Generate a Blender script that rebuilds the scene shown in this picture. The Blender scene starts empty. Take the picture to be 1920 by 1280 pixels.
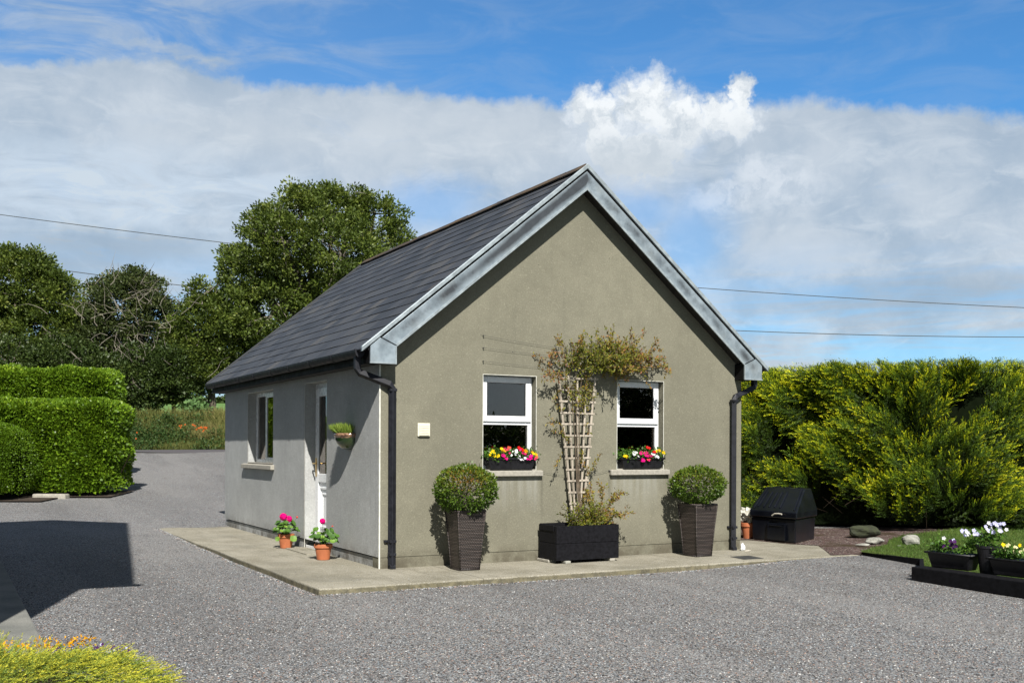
import bpy, math, random
import numpy as np
from mathutils import Vector, Matrix
random.seed(7); rng=np.random.default_rng(11)
sc=bpy.context.scene; COL=sc.collection
W,L=5.03,7.01                      # building footprint: x along the gable front, y along the side
CX,CY,CZ=-4.1472,-10.6347,1.3062   # camera position
FW=np.array([.4771,.8788]); RT=np.array([.8788,-.4771])

# ------------------------------------------------------------------ materials
def newmat(name):
    m=bpy.data.materials.new(name); m.use_nodes=True; m.node_tree.nodes.clear(); return m
class NT:
    def __init__(s,tree): s.t=tree; s.n=tree.nodes; s.l=tree.links
    def node(s,ty,**k):
        n=s.n.new(ty)
        for a,v in k.items(): setattr(n,a,v)
        return n
    def put(s,sock,v):
        if v is None: return
        if isinstance(v,bpy.types.NodeSocket): s.l.new(v,sock)
        else:
            if hasattr(sock.default_value,'__len__') and isinstance(v,(tuple,list)) and len(v)==3 and len(sock.default_value)==4: v=(*v,1)
            sock.default_value=v
    def m(s,op,a,b=None,c=None,clamp=False):
        n=s.node('ShaderNodeMath',operation=op,use_clamp=clamp); s.put(n.inputs[0],a); s.put(n.inputs[1],b); s.put(n.inputs[2],c); return n.outputs[0]
    def vm(s,op,a,b=None):
        n=s.node('ShaderNodeVectorMath',operation=op); s.put(n.inputs[0],a); s.put(n.inputs[1],b)
        return n.outputs[1] if op in('DOT_PRODUCT','LENGTH') else n.outputs[0]
    def mr(s,v,a,b,c=0.,d=1.,smooth=True):
        n=s.node('ShaderNodeMapRange',interpolation_type='SMOOTHSTEP' if smooth else 'LINEAR')
        for i,x in enumerate((v,a,b,c,d)): s.put(n.inputs[i],x)
        return n.outputs[0]
    def noise(s,vec,scale,detail=4,rough=.55,dist=0.,out=0):
        n=s.node('ShaderNodeTexNoise'); s.put(n.inputs['Vector'],vec); n.inputs['Scale'].default_value=scale
        n.inputs['Detail'].default_value=detail; n.inputs['Roughness'].default_value=rough; n.inputs['Distortion'].default_value=dist
        return n.outputs[out]
    def voro(s,vec,scale,out='Distance',feature='F1'):
        n=s.node('ShaderNodeTexVoronoi',feature=feature); s.put(n.inputs['Vector'],vec); n.inputs['Scale'].default_value=scale; return n.outputs[out]
    def mix(s,f,a,b,mode='MIX'):
        n=s.node('ShaderNodeMix',data_type='RGBA',blend_type=mode); s.put(n.inputs[0],f); s.put(n.inputs[6],a); s.put(n.inputs[7],b); return n.outputs[2]
    def ramp(s,f,stops,interp='LINEAR'):
        n=s.node('ShaderNodeValToRGB'); n.color_ramp.interpolation=interp; e=n.color_ramp.elements
        while len(e)<len(stops): e.new(.5)
        for i,(p,c) in enumerate(stops): e[i].position=p; e[i].color=(*c,1)
        s.put(n.inputs[0],f); return n.outputs[0]
    def obj(s): return s.node('ShaderNodeTexCoord').outputs['Object']
    def geo(s,o): return s.node('ShaderNodeNewGeometry').outputs[o]
    def mapping(s,v,scale=(1,1,1),loc=(0,0,0),rot=(0,0,0)):
        n=s.node('ShaderNodeMapping'); s.put(n.inputs[0],v); n.inputs[1].default_value=loc; n.inputs[2].default_value=rot; n.inputs[3].default_value=scale; return n.outputs[0]
    def bump(s,h,strength,dist):
        n=s.node('ShaderNodeBump'); n.inputs['Strength'].default_value=strength; n.inputs['Distance'].default_value=dist; s.put(n.inputs['Height'],h); return n.outputs[0]
    def bsdf(s,color,rough=.8,metal=0.,spec=.5,normal=None,out=True,coat=0.):
        n=s.node('ShaderNodeBsdfPrincipled'); s.put(n.inputs['Base Color'],color); s.put(n.inputs['Roughness'],rough); s.put(n.inputs['Metallic'],metal)
        s.put(n.inputs['Specular IOR Level'],spec)
        if coat: n.inputs['Coat Weight'].default_value=coat; n.inputs['Coat Roughness'].default_value=.15
        if normal is not None: s.put(n.inputs['Normal'],normal)
        if out: s.out(n.outputs[0])
        return n.outputs[0]
    def out(s,sh,vol=None):
        o=s.node('ShaderNodeOutputMaterial'); s.l.new(sh,o.inputs[0])
M={}
def nt(name):
    m=newmat(name); M[name]=m; return NT(m.node_tree)

def wallmat(name,base,streak,rough_sc):
    t=nt(name); o=t.obj()
    big=t.noise(o,.9,5,.6); mid=t.noise(o,7,5,.6); fine=t.noise(o,75,3,.8)
    st=t.noise(t.mapping(o,(9,9,.55)),1,5,.65)
    c=t.mix(t.mr(big,.3,.7),tuple(x*.86 for x in base),tuple(x*1.10 for x in base))
    c=t.mix(t.mr(mid,.3,.75,0,.45),c,tuple(x*.74 for x in base))
    c=t.mix(t.m('MULTIPLY',t.mr(st,.52,.78),streak),c,(.075,.077,.065))
    c=t.mix(t.mr(fine,.35,.7,0,.5),tuple(x*1.15 for x in base),c) if rough_sc<0 else t.mix(t.mr(fine,.36,.66,.0,.42),c,tuple(x*.5 for x in base))
    c=t.mix(t.mr(t.noise(o,48,2,.8),.56,.72,0,.45),c,tuple(min(1,x*1.45) for x in base))
    z=t.node('ShaderNodeSeparateXYZ'); t.put(z.inputs[0],o)
    grime=t.m('MULTIPLY',t.mr(z.outputs[2],.26,.0),t.mr(t.noise(o,5,5,.65),.32,.62))
    c=t.mix(t.m('MULTIPLY',grime,.75),c,(.07,.06,.042))
    # pale wash and runs below the two sills (building coordinates: the sills sit at x -1.35..-0.5 and 0.45..1.33)
    if name=='front_render':
        for xa,xb in ((-1.33,-.50),(.47,1.31)):
            inx=t.m('MULTIPLY',t.mr(z.outputs[0],xa,xa+.06),t.mr(z.outputs[0],xb,xb-.06)); fall=t.m('MULTIPLY',t.mr(z.outputs[2],.45,.96),t.mr(z.outputs[2],.985,.975))
            c=t.mix(t.m('MULTIPLY',t.m('MULTIPLY',inx,fall),t.mr(t.noise(t.mapping(o,(14,14,.8)),1,4,.6),.3,.7,.05,.42)),c,(.33,.335,.31))
        for xe in (-1.345,-.50,.45,1.33):
            run=t.m('MULTIPLY',t.mr(t.m('ABSOLUTE',t.m('SUBTRACT',z.outputs[0],t.m('ADD',xe,t.m('MULTIPLY',t.noise(o,3,2),.02)))),.028,.0),t.m('MULTIPLY',t.mr(z.outputs[2],.25,.95),t.mr(z.outputs[2],.99,.98)))
            c=t.mix(t.m('MULTIPLY',run,.4),c,(.07,.07,.055))
    # small pits and dark specks of the float finish
    v=t.voro(o,5.5); c=t.mix(t.mr(v,.035,.02),c,(.03,.03,.028))
    h=t.m('ADD',t.m('MULTIPLY',fine,.6),t.m('MULTIPLY',t.noise(o,45,4,.7),.6))
    t.bsdf(c,.93,spec=.2,normal=t.bump(h,.5,.007))
wallmat('front_render',(.202,.194,.147),.16,1)
wallmat('side_render',(.42,.43,.425),.12,1)
wallmat('house_render',(.5,.5,.47),.2,1)
def plain(name,c,rough=.6,metal=0.,spec=.5,var=.15,scale=12,bump=0.,bsc=60,coat=0.):
    t=nt(name); o=t.obj()
    n=t.noise(o,scale,4,.6)
    col=t.mix(t.mr(n,.3,.7),tuple(x*(1-var) for x in c),tuple(min(1,x*(1+var)) for x in c))
    nm=t.bump(t.noise(o,bsc,4,.6),.4,bump) if bump else None
    t.bsdf(col,t.mr(n,.3,.7,rough*.85,min(1,rough*1.12)),metal,spec,nm,coat=coat)
plain('bead_white',(.62,.62,.56),.5)
plain('upvc_white',(.74,.76,.78),.28,var=.03)
plain('black_plastic',(.010,.011,.016),.6,var=.3,spec=.35)
plain('fascia_black',(.006,.006,.0065),.7,var=.3,spec=.15)
plain('soffit_dark',(.016,.015,.014),.75,var=.4)
plain('gasket',(.02,.02,.02),.5)
plain('interior_wall',(.20,.195,.18),.9)
plain('added_backing_grey',(.34,.335,.33),.9)
plain('interior_dark',(.03,.03,.032),.9)
plain('cream_plastic',(.66,.64,.52),.5,var=.06)
plain('brass',(.55,.38,.14),.3,1.,var=.1)
plain('sill_concrete',(.30,.285,.245),.9,var=.18,scale=25,bump=.003)
plain('bark',(.085,.07,.052),.95,var=.4,scale=6,bump=.02,bsc=12)
plain('dead_wood',(.16,.145,.115),.95,var=.3,scale=6)
plain('twig',(.12,.09,.06),.9,var=.3)
plain('soil',(.035,.024,.016),1,var=.5,scale=18,bump=.02,bsc=40)
plain('terracotta',(.40,.125,.05),.75,var=.12,scale=9,bump=.001)
plain('cable_black',(.03,.032,.036),.6)
plain('planter_paint',(.006,.006,.008),.7,var=.35,scale=30,spec=.15,bump=.0015,bsc=60)
plain('trough_plastic',(.008,.008,.010),.45,var=.3,spec=.4)
plain('sleeper_paint',(.006,.006,.0075),.8,var=.4,scale=20,spec=.12,bump=.002)
plain('bunker_plastic',(.0035,.0045,.008),.33,var=.3,scale=5,spec=.5,bump=.0006,bsc=20)
plain('latch_cream',(.5,.47,.4),.5)
plain('paper_white',(.75,.76,.76),.8)
plain('stone_grey',(.24,.24,.21),.95,var=.35,scale=14,bump=.006,bsc=30)
plain('stone_mossy_shaded',(.026,.031,.014),.95,var=.4,scale=14,bump=.006,bsc=30)  # mossy stone, darkened so the hedge's shade is in its colour
plain('asphalt',(.075,.07,.078),.9,var=.15,scale=30,bump=.004)
plain('drain_iron',(.035,.036,.036),.7,var=.3)
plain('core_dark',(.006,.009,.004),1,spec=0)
plain('hedge_wood',(.022,.016,.011),1,spec=.1)
plain('wrap_plastic',(.45,.44,.38),.22,var=.3,scale=20,bump=.01,bsc=30,spec=.6)

t=nt('glass')                       # clear pane: mirror at grazing angles, see-through otherwise
fr=t.node('ShaderNodeFresnel'); fr.inputs[0].default_value=1.95
tr=t.node('ShaderNodeBsdfTransparent'); tr.inputs[0].default_value=(.55,.58,.58,1)
gl=t.node('ShaderNodeBsdfGlossy'); gl.inputs['Roughness'].default_value=.0; gl.inputs[0].default_value=(1,.93,.88,1)
mx=t.node('ShaderNodeMixShader'); t.l.new(fr.outputs[0],mx.inputs[0]); t.l.new(tr.outputs[0],mx.inputs[1]); t.l.new(gl.outputs[0],mx.inputs[2]); t.out(mx.outputs[0])

t=nt('slate'); o=t.obj(); r=t.geo('Random Per Island')
c=t.ramp(r,[(0,(.026,.029,.034)),(.5,(.038,.041,.048)),(.85,(.050,.053,.058)),(1,(.066,.064,.062))])
c=t.mix(t.mr(t.noise(o,2.2,5,.65),.55,.8,0,.35),c,(.07,.06,.05))
c=t.mix(t.mr(t.noise(t.mapping(o,(1,14,1)),5,4,.7),.62,.8,0,.5),c,(.10,.10,.105))
c=t.mix(t.mr(t.voro(o,4.3),.07,.03,0,.8),c,(.17,.165,.14)); c=t.mix(t.mr(t.noise(o,1.4,5,.7),.60,.74,0,.6),c,(.085,.065,.045))
t.bsdf(c,.62,spec=.35,normal=t.bump(t.noise(o,40,4,.6),.3,.004))
t=nt('ridge_moss'); o=t.obj()
c=t.mix(t.mr(t.noise(o,4,5,.6),.35,.62),(.045,.042,.042),(.085,.06,.038))
c=t.mix(t.mr(t.noise(o,3.1,4,.7),.66,.70),c,(.26,.08,.02))
t.bsdf(c,.9,spec=.2,normal=t.bump(t.noise(o,50,4),.6,.01))

# sheet metal of the bargeboards: pale galvanised face with a sooty stain of its own along the middle
t=nt('barge_metal'); o=t.obj(); s=t.node('ShaderNodeSeparateXYZ'); t.put(s.inputs[0],o)
ax=t.m('ABSOLUTE',s.outputs[0])      # the building's origin sits under the ridge
v=t.m('ADD',s.outputs[2],t.m('MULTIPLY',ax,.8175))         # height measured from the slope
mid=t.m('DIVIDE',t.m('SUBTRACT',v,4.472),.066)
g=t.m('POWER',2.718,t.m('MULTIPLY',t.m('MULTIPLY',mid,mid),-1.))
n1=t.noise(t.mapping(o,(1.1,1,1.1)),2.0,5,.6); n2=t.noise(o,9,4,.6)
left=t.mr(s.outputs[0],.02,-.02)
up=t.mr(ax,2.2,1.0)
amt=t.m('MULTIPLY',g,t.m('ADD',t.m('MULTIPLY',left,t.m('MULTIPLY',up,t.mr(n2,.2,.7,.9,1.2))),t.mr(n1,.36,.66,0,1.0)),clamp=True); amt=t.m('MULTIPLY',amt,.86)
c=t.mix(t.mr(n2,.3,.7),(.20,.245,.28),(.31,.37,.415))
c=t.mix(t.mr(t.noise(o,5,3,.5),.5,.75,0,.5),c,(.25,.28,.29))
c=t.mix(amt,c,(.022,.022,.026))
t.bsdf(c,.42,metal=.25,spec=.5,normal=t.bump(t.noise(o,6,2),.12,.01))
plain('trim_metal',(.30,.345,.37),.45,metal=.3,var=.2,scale=10)

t=nt('gravel'); o=t.node('ShaderNodeTexCoord').outputs['Object']
wob=t.vm('ADD',o,t.vm('MULTIPLY',t.noise(o,30,2,.5,out=1),(.02,.02,.0)))
v1=t.node('ShaderNodeTexVoronoi'); t.put(v1.inputs['Vector'],wob); v1.inputs['Scale'].default_value=70; v1.inputs['Randomness'].default_value=1
v2=t.node('ShaderNodeTexVoronoi'); t.put(v2.inputs['Vector'],wob); v2.inputs['Scale'].default_value=135
sp=t.node('ShaderNodeSeparateColor'); t.l.new(v1.outputs['Color'],sp.inputs[0])
sp2=t.node('ShaderNodeSeparateColor'); t.l.new(v2.outputs['Color'],sp2.inputs[0])
stops=[(0,(.030,.030,.032)),(.11,(.085,.086,.090)),(.23,(.16,.163,.168)),(.38,(.23,.234,.24)),(.54,(.29,.289,.288)),(.61,(.215,.175,.16)),(.655,(.27,.175,.14)),(.70,(.20,.235,.265)),(.78,(.28,.255,.22)),(.84,(.33,.345,.355)),(.95,(.42,.425,.42)),(.99,(.55,.55,.54))]
c1=t.ramp(sp.outputs[0],stops,'CONSTANT'); c2=t.ramp(sp2.outputs[1],stops,'CONSTANT')
c=t.mix(t.mr(sp.outputs[2],.45,.55),c1,c2)
s_=t.node('ShaderNodeSeparateXYZ'); t.put(s_.inputs[0],o)
c=t.mix(t.mr(t.noise(o,.35,5,.6),.4,.65,0,.30),c,(.20,.196,.194))      # finer driven patches
lane=t.noise(t.mapping(o,(.55,.07,1),rot=(0,0,.35)),1.,4,.5,1.2); c=t.mix(t.mr(lane,.50,.60,0,.38),c,(.29,.285,.28)); c=t.mix(t.mr(lane,.46,.36,0,.30),c,(.11,.108,.11))
c=t.mix(t.mr(t.noise(o,2.3,5,.7),.56,.74,0,.4),c,(.075,.065,.05))
d1=v1.outputs['Distance']
c=t.mix(t.mr(d1,.45,.85,0,.80),c,(.022,.021,.021))
h=t.m('SUBTRACT',1.,t.m('MINIMUM',d1,t.m('MULTIPLY',v2.outputs['Distance'],1.2)))
t.bsdf(c,.85,spec=.3,normal=t.bump(h,.8,.012))

t=nt('slab_concrete'); o=t.obj()
c=t.mix(t.mr(t.noise(o,1.6,6,.65),.3,.7),(.20,.185,.140),(.31,.29,.235))
c=t.mix(t.mr(t.noise(t.mapping(o,(6,.8,1)),1.5,5,.65),.5,.75,0,.55),c,(.13,.12,.09))
c=t.mix(t.mr(t.voro(o,62),.16,.40,.65,0),c,(.46,.45,.41))
c=t.mix(t.mr(t.noise(o,64,3,.8),.50,.66,0,.7),c,(.09,.085,.07)); c=t.mix(t.mr(t.noise(o,.9,5,.7),.5,.68,0,.45),c,(.15,.145,.12))
s=t.node('ShaderNodeSeparateXYZ'); t.put(s.inputs[0],o)
jt=t.m('ADD',t.m('MULTIPLY',t.noise(o,3,2),.03),0.)
for k_,v_ in ((1,-1.12),(1,1.6),(0,-1.35),(0,1.55)): c=t.mix(t.mr(t.m('ABSOLUTE',t.m('SUBTRACT',t.m('ADD',s.outputs[k_],jt),v_)),.009,.003,0,.7),c,(.07,.062,.045))
c=t.mix(t.mr(t.m('ADD',s.outputs[2],t.m('MULTIPLY',t.noise(o,9,3),.02)),.002,-.012,0,.75),c,t.mix(t.mr(t.noise(o,11,5,.7),.35,.65),(.055,.05,.028),(.17,.15,.085)))   # mossy riser
t.bsdf(c,.95,spec=.2,normal=t.bump(t.m('ADD',t.noise(o,90,3,.7),t.noise(o,14,3)),.6,.006))
t=nt('path_concrete'); o=t.obj()
c=t.mix(t.mr(t.noise(o,2,6,.65),.3,.7),(.15,.155,.145),(.24,.24,.22))
c=t.mix(t.mr(t.noise(o,130,2,.7),.45,.7,0,.6),c,(.09,.09,.085))
t.bsdf(c,.95,spec=.2,normal=t.bump(t.noise(o,90,3,.7),.6,.006))
t=nt('grass_ground'); o=t.obj()
c=t.mix(t.mr(t.noise(o,.7,6,.65),.35,.65),(.035,.065,.014),(.075,.105,.024)); c=t.mix(t.mr(t.noise(o,28,4,.7),.45,.7,0,.6),c,(.11,.115,.04))
t.bsdf(c,1,spec=.1,normal=t.bump(t.noise(o,60,4,.7),1,.02))
t=nt('field_grass'); o=t.obj()
c=t.mix(t.mr(t.noise(t.mapping(o,(.02,.02,.02)),2,6,.6),.35,.65),(.09,.17,.045),(.13,.22,.065))
t.bsdf(c,1,spec=.1)
t=nt('red_gravel'); o=t.obj()
v=t.node('ShaderNodeTexVoronoi'); t.put(v.inputs['Vector'],o); v.inputs['Scale'].default_value=75
sp=t.node('ShaderNodeSeparateColor'); t.l.new(v.outputs['Color'],sp.inputs[0])
c=t.ramp(sp.outputs[0],[(0,(.03,.02,.018)),(.3,(.075,.05,.048)),(.6,(.11,.08,.078)),(.85,(.16,.10,.085)),(.95,(.4,.37,.32))],'CONSTANT')
c=t.mix(t.mr(t.noise(o,2,4,.6),.45,.65),c,(.045,.032,.02))
t.bsdf(c,1,spec=.15,normal=t.bump(v.outputs['Distance'],-.7,.012))
t=nt('wicker'); o=t.obj(); s=t.node('ShaderNodeSeparateXYZ'); t.put(s.inputs[0],o)
z=s.outputs[2]; hxy=t.m('ADD',s.outputs[0],s.outputs[1])
row=t.m('FLOOR',t.m('MULTIPLY',z,62)); fz=t.m('FRACT',t.m('MULTIPLY',z,62))
fx=t.m('FRACT',t.m('ADD',t.m('MULTIPLY',hxy,36),t.m('MULTIPLY',row,.5)))
a=t.m('SINE',t.m('MULTIPLY',fz,math.pi)); b=t.m('SINE',t.m('MULTIPLY',fx,math.pi)); h=t.m('MULTIPLY',a,t.m('ADD',.35,t.m('MULTIPLY',b,.65)))
rn=t.noise(t.mapping(o,(1,1,30)),2,2)
c=t.mix(t.mr(h,.1,.85),(.006,.005,.005),t.mix(t.mr(rn,.4,.62),(.038,.028,.025),(.085,.066,.058)))
t.bsdf(c,.45,spec=.45,normal=t.bump(h,.9,.006))
t=nt('weathered_lath'); o=t.obj()
c=t.mix(t.mr(t.noise(t.mapping(o,(30,30,2)),1,4,.6),.3,.7),(.22,.19,.15),(.46,.41,.34))
t.bsdf(c,.9,spec=.2)
t=nt('glazed_green'); o=t.obj()
s=t.node('ShaderNodeSeparateXYZ'); t.put(s.inputs[0],o)
rim=t.mr(t.m('ADD',s.outputs[2],t.m('MULTIPLY',t.noise(o,14,3),.03)),.150,.158)
c=t.mix(rim,(.012,.032,.006),t.mix(t.mr(t.noise(o,30,3),.4,.6),(.10,.05,.03),(.30,.18,.11)))
t.bsdf(c,.12,spec=.6,coat=.6)

def leafmat(name,stops,rough=.5,trans=.28,tc=None,spec=.35):
    t=nt(name); at=t.node('ShaderNodeAttribute',attribute_name='tone').outputs['Fac']; r=t.geo('Random Per Island')
    f=t.m('ADD',t.m('MULTIPLY',at,.92 if name=='leaf_golden' else .72),t.m('MULTIPLY',r,.08 if name=='leaf_golden' else .28)); c=t.ramp(f,stops)
    b=t.bsdf(c,rough,spec=spec,out=False)
    tl=t.node('ShaderNodeBsdfTranslucent'); t.put(tl.inputs[0],t.mix(.75,c,(tc or (.9,1.,.25)),'MULTIPLY') if False else t.mix(.35,c,tc or (.16,.22,.02)))
    mx=t.node('ShaderNodeMixShader'); mx.inputs[0].default_value=trans; t.l.new(b,mx.inputs[1]); t.l.new(tl.outputs[0],mx.inputs[2]); t.out(mx.outputs[0])
leafmat('leaf_tree',[(0,(.026,.044,.008)),(.42,(.070,.106,.016)),(.75,(.152,.195,.030)),(1,(.25,.26,.07))],tc=(.14,.19,.02))
leafmat('leaf_tree_dark',[(0,(.022,.040,.010)),(.5,(.046,.075,.015)),(.8,(.075,.11,.02)),(1,(.12,.14,.03))],tc=(.06,.09,.015),trans=.2)
leafmat('leaf_ivy',[(0,(.024,.040,.012)),(.5,(.055,.078,.020)),(.8,(.095,.115,.034)),(1,(.15,.15,.06))],tc=(.10,.13,.02),trans=.2)
leafmat('leaf_hedge',[(0,(.05,.10,.006)),(.45,(.098,.185,.010)),(.8,(.195,.31,.018)),(1,(.31,.41,.04))],rough=.42,tc=(.3,.42,.02),spec=.35)
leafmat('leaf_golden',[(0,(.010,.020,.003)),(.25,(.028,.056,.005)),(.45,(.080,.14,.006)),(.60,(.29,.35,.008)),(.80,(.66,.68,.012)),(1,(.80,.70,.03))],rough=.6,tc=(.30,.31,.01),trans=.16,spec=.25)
leafmat('leaf_juniper',[(0,(.06,.13,.05)),(.4,(.18,.27,.06)),(.68,(.44,.46,.05)),(.92,(.74,.66,.06)),(1,(.75,.42,.02))],rough=.6,tc=(.5,.5,.05),trans=.25,spec=.2)
leafmat('leaf_box',[(0,(.03,.065,.008)),(.45,(.075,.135,.014)),(.68,(.15,.20,.022)),(.85,(.24,.18,.03)),(1,(.30,.12,.04))],rough=.4,tc=(.12,.17,.02))
leafmat('leaf_climber',[(0,(.05,.085,.015)),(.28,(.11,.145,.015)),(.5,(.22,.21,.02)),(.78,(.30,.12,.04)),(1,(.27,.075,.05))],rough=.6,tc=(.22,.17,.02))
leafmat('leaf_bedding',[(0,(.03,.08,.015)),(.6,(.07,.16,.02)),(1,(.16,.27,.03))],rough=.45,tc=(.12,.25,.02))
leafmat('leaf_geranium',[(0,(.04,.10,.02)),(.5,(.09,.20,.03)),(1,(.22,.36,.05))],rough=.5,tc=(.15,.3,.03))
leafmat('leaf_tuft',[(0,(.09,.16,.02)),(.5,(.17,.26,.035)),(1,(.3,.36,.07))],rough=.6,tc=(.25,.35,.04))
leafmat('blade_lawn',[(0,(.04,.09,.012)),(.5,(.08,.15,.02)),(.85,(.14,.2,.035)),(1,(.26,.24,.09))],rough=.6,tc=(.12,.2,.02))
leafmat('blade_bank',[(0,(.06,.085,.022)),(.4,(.13,.15,.035)),(.75,(.22,.21,.07)),(1,(.32,.25,.12))],rough=.7,tc=(.2,.2,.05))
leafmat('leaf_weed',[(0,(.018,.045,.012)),(.5,(.04,.085,.018)),(.9,(.08,.13,.03)),(1,(.16,.13,.05))],rough=.6,tc=(.08,.13,.02))
leafmat('leaf_fig',[(0,(.08,.16,.05)),(1,(.14,.24,.08))],rough=.6,tc=(.15,.3,.05))
def petal(name,c,c2=None):
    leafmat(name,[(0,tuple(x*.75 for x in c)),(1,c2 or c)],rough=.7,trans=.25,tc=c,spec=.1)
petal('petal_red',(.62,.012,.012)); petal('petal_pink',(.62,.02,.16)); petal('petal_magenta',(.74,.0,.19),(.85,.01,.28)); petal('petal_yellow',(.85,.6,.01)); petal('petal_white',(.8,.8,.82))
petal('petal_purple',(.07,.015,.10)); petal('petal_lilac',(.55,.55,.78)); petal('petal_cream',(.8,.75,.42)); petal('petal_rust',(.35,.05,.015)); petal('petal_orange',(.50,.11,.02)); petal('petal_amber',(.85,.42,.01)); petal('petal_coral',(.8,.10,.06))

# ------------------------------------------------------------------ mesh helpers
ORG={}
def tag(o,label=None,cat=None,group=None,kind=None):
    if label: o['label']=label
    if cat: o['category']=cat
    if group: o['group']=group
    if kind: o['kind']=kind
    return o
def empty(name,loc,label,cat,group=None):
    o=bpy.data.objects.new(name,None); COL.objects.link(o); o.location=loc; o.empty_display_size=.1; ORG[o.name]=np.array(loc,float); return tag(o,label,cat,group)
def link(me,name,mat,parent=None,base=None):
    o=bpy.data.objects.new(name,me); COL.objects.link(o)
    for m_ in (mat if isinstance(mat,(list,tuple)) else [mat]): me.materials.append(M[m_] if isinstance(m_,str) else m_)
    if parent is not None: org=ORG[parent.name]; o.parent=parent
    else: org=np.array(base if base is not None else (0,0,0),float); o.location=org
    ORG[o.name]=org
    n=len(me.vertices); co=np.empty(n*3); me.vertices.foreach_get('co',co); co=co.reshape(-1,3)-org; me.vertices.foreach_set('co',co.ravel()); me.update()
    return o
class MB:
    def __init__(s): s.v=[]; s.f=[]; s.mi=[]; s.cur=0
    def add(s,vs,fs):
        k=len(s.v); s.v+= [tuple(map(float,p)) for p in vs]; s.f+=[tuple(i+k for i in f) for f in fs]; s.mi+=[s.cur]*len(fs); return s
    def box(s,x0,x1,y0,y1,z0,z1):
        return s.add([(x0,y0,z0),(x1,y0,z0),(x1,y1,z0),(x0,y1,z0),(x0,y0,z1),(x1,y0,z1),(x1,y1,z1),(x0,y1,z1)],
            [(0,3,2,1),(4,5,6,7),(0,1,5,4),(1,2,6,5),(2,3,7,6),(3,0,4,7)])
    def hexa(s,b,t):  # bottom 4, top 4
        return s.add(list(b)+list(t),[(0,3,2,1),(4,5,6,7),(0,1,5,4),(1,2,6,5),(2,3,7,6),(3,0,4,7)])
    def prism(s,pts,fn,a,b):   # 2-D outline, fn(u,v,w)->xyz, from w=a to w=b
        n=len(pts); vs=[fn(u,v,a) for u,v in pts]+[fn(u,v,b) for u,v in pts]
        return s.add(vs,[tuple(range(n))[::-1],tuple(range(n,2*n))]+[(i,(i+1)%n,n+(i+1)%n,n+i) for i in range(n)])
    def sheet(s,pts): return s.add(pts,[tuple(range(len(pts)))])
    def bar(s,p,q,w,h,up=(0,0,1)):
        p=Vector(p);q=Vector(q);d=(q-p).normalized();u=Vector(up);x=d.cross(u).normalized();y=x.cross(d).normalized()
        r=[(x*a*w/2+y*b*h/2) for a,b in((-1,-1),(1,-1),(1,1),(-1,1))]
        return s.hexa([p+c for c in r],[q+c for c in r])
    def tube(s,path,r,n=8,cap=True):
        path=[Vector(p) for p in path]; rs=r if isinstance(r,(list,tuple)) else [r]*len(path); vs=[];fs=[]; ref=None
        for i,p in enumerate(path):
            d=((path[min(i+1,len(path)-1)]-path[max(i-1,0)])).normalized()
            if ref is None: ref=Vector((0,0,1)) if abs(d.z)<.9 else Vector((1,0,0))
            x=d.cross(ref).normalized(); y=x.cross(d).normalized(); ref=y
            for k in range(n):
                a=2*math.pi*k/n+ (math.pi/4 if n==4 else 0); vs.append(p+x*math.cos(a)*rs[i]+y*math.sin(a)*rs[i])
        for i in range(len(path)-1):
            for k in range(n): fs.append((i*n+k,i*n+(k+1)%n,(i+1)*n+(k+1)%n,(i+1)*n+k))
        if cap: fs+=[tuple(range(n))[::-1],tuple((len(path)-1)*n+k for k in range(n))]
        return s.add(vs,fs)
    def lathe(s,prof,c,n=24,a0=0,a1=2*math.pi):
        vs=[];fs=[];full=abs(a1-a0-2*math.pi)<1e-6; m=n if full else n+1
        for r,z in prof:
            for k in range(m):
                a=a0+(a1-a0)*k/n; vs.append((c[0]+r*math.cos(a),c[1]+r*math.sin(a),c[2]+z))
        for i in range(len(prof)-1):
            for k in range(n):
                k2=(k+1)%m; fs.append((i*m+k,i*m+k2,(i+1)*m+k2,(i+1)*m+k))
        return s.add(vs,fs)
    def build(s,name,mat,parent=None,base=None,bevel=0,smooth=False):
        me=bpy.data.meshes.new(name); me.from_pydata(s.v,[],s.f); me.update()
        me.polygons.foreach_set('material_index',s.mi)
        o=link(me,name,mat,parent,base)
        if smooth: me.polygons.foreach_set('use_smooth',[True]*len(me.polygons))
        if bevel:
            b=o.modifiers.new('bevel','BEVEL'); b.width=bevel; b.segments=2; b.limit_method='ANGLE'; b.angle_limit=math.radians(40); b.harden_normals=False
        return o
def quads(name,V,tone,mat,parent=None,base=None,mi=None):
    """V: (n,4,3) quads; tone: (n,)"""
    n=len(V); me=bpy.data.meshes.new(name); me.vertices.add(n*4); me.vertices.foreach_set('co',V.reshape(-1).astype(np.float32))
    me.loops.add(n*4); me.loops.foreach_set('vertex_index',np.arange(n*4,dtype=np.int32))
    me.polygons.add(n); me.polygons.foreach_set('loop_start',np.arange(0,n*4,4,dtype=np.int32)); me.polygons.foreach_set('loop_total',np.full(n,4,dtype=np.int32))
    me.update(calc_edges=True)
    a=me.attributes.new('tone','FLOAT','FACE'); a.data.foreach_set('value',np.clip(tone,0,1).astype(np.float32))
    return link(me,name,mat,parent,base)
def unit(a): return a/np.maximum(np.linalg.norm(a,axis=-1,keepdims=True),1e-9)
def rdir(n): return unit(rng.normal(size=(n,3)))
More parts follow.
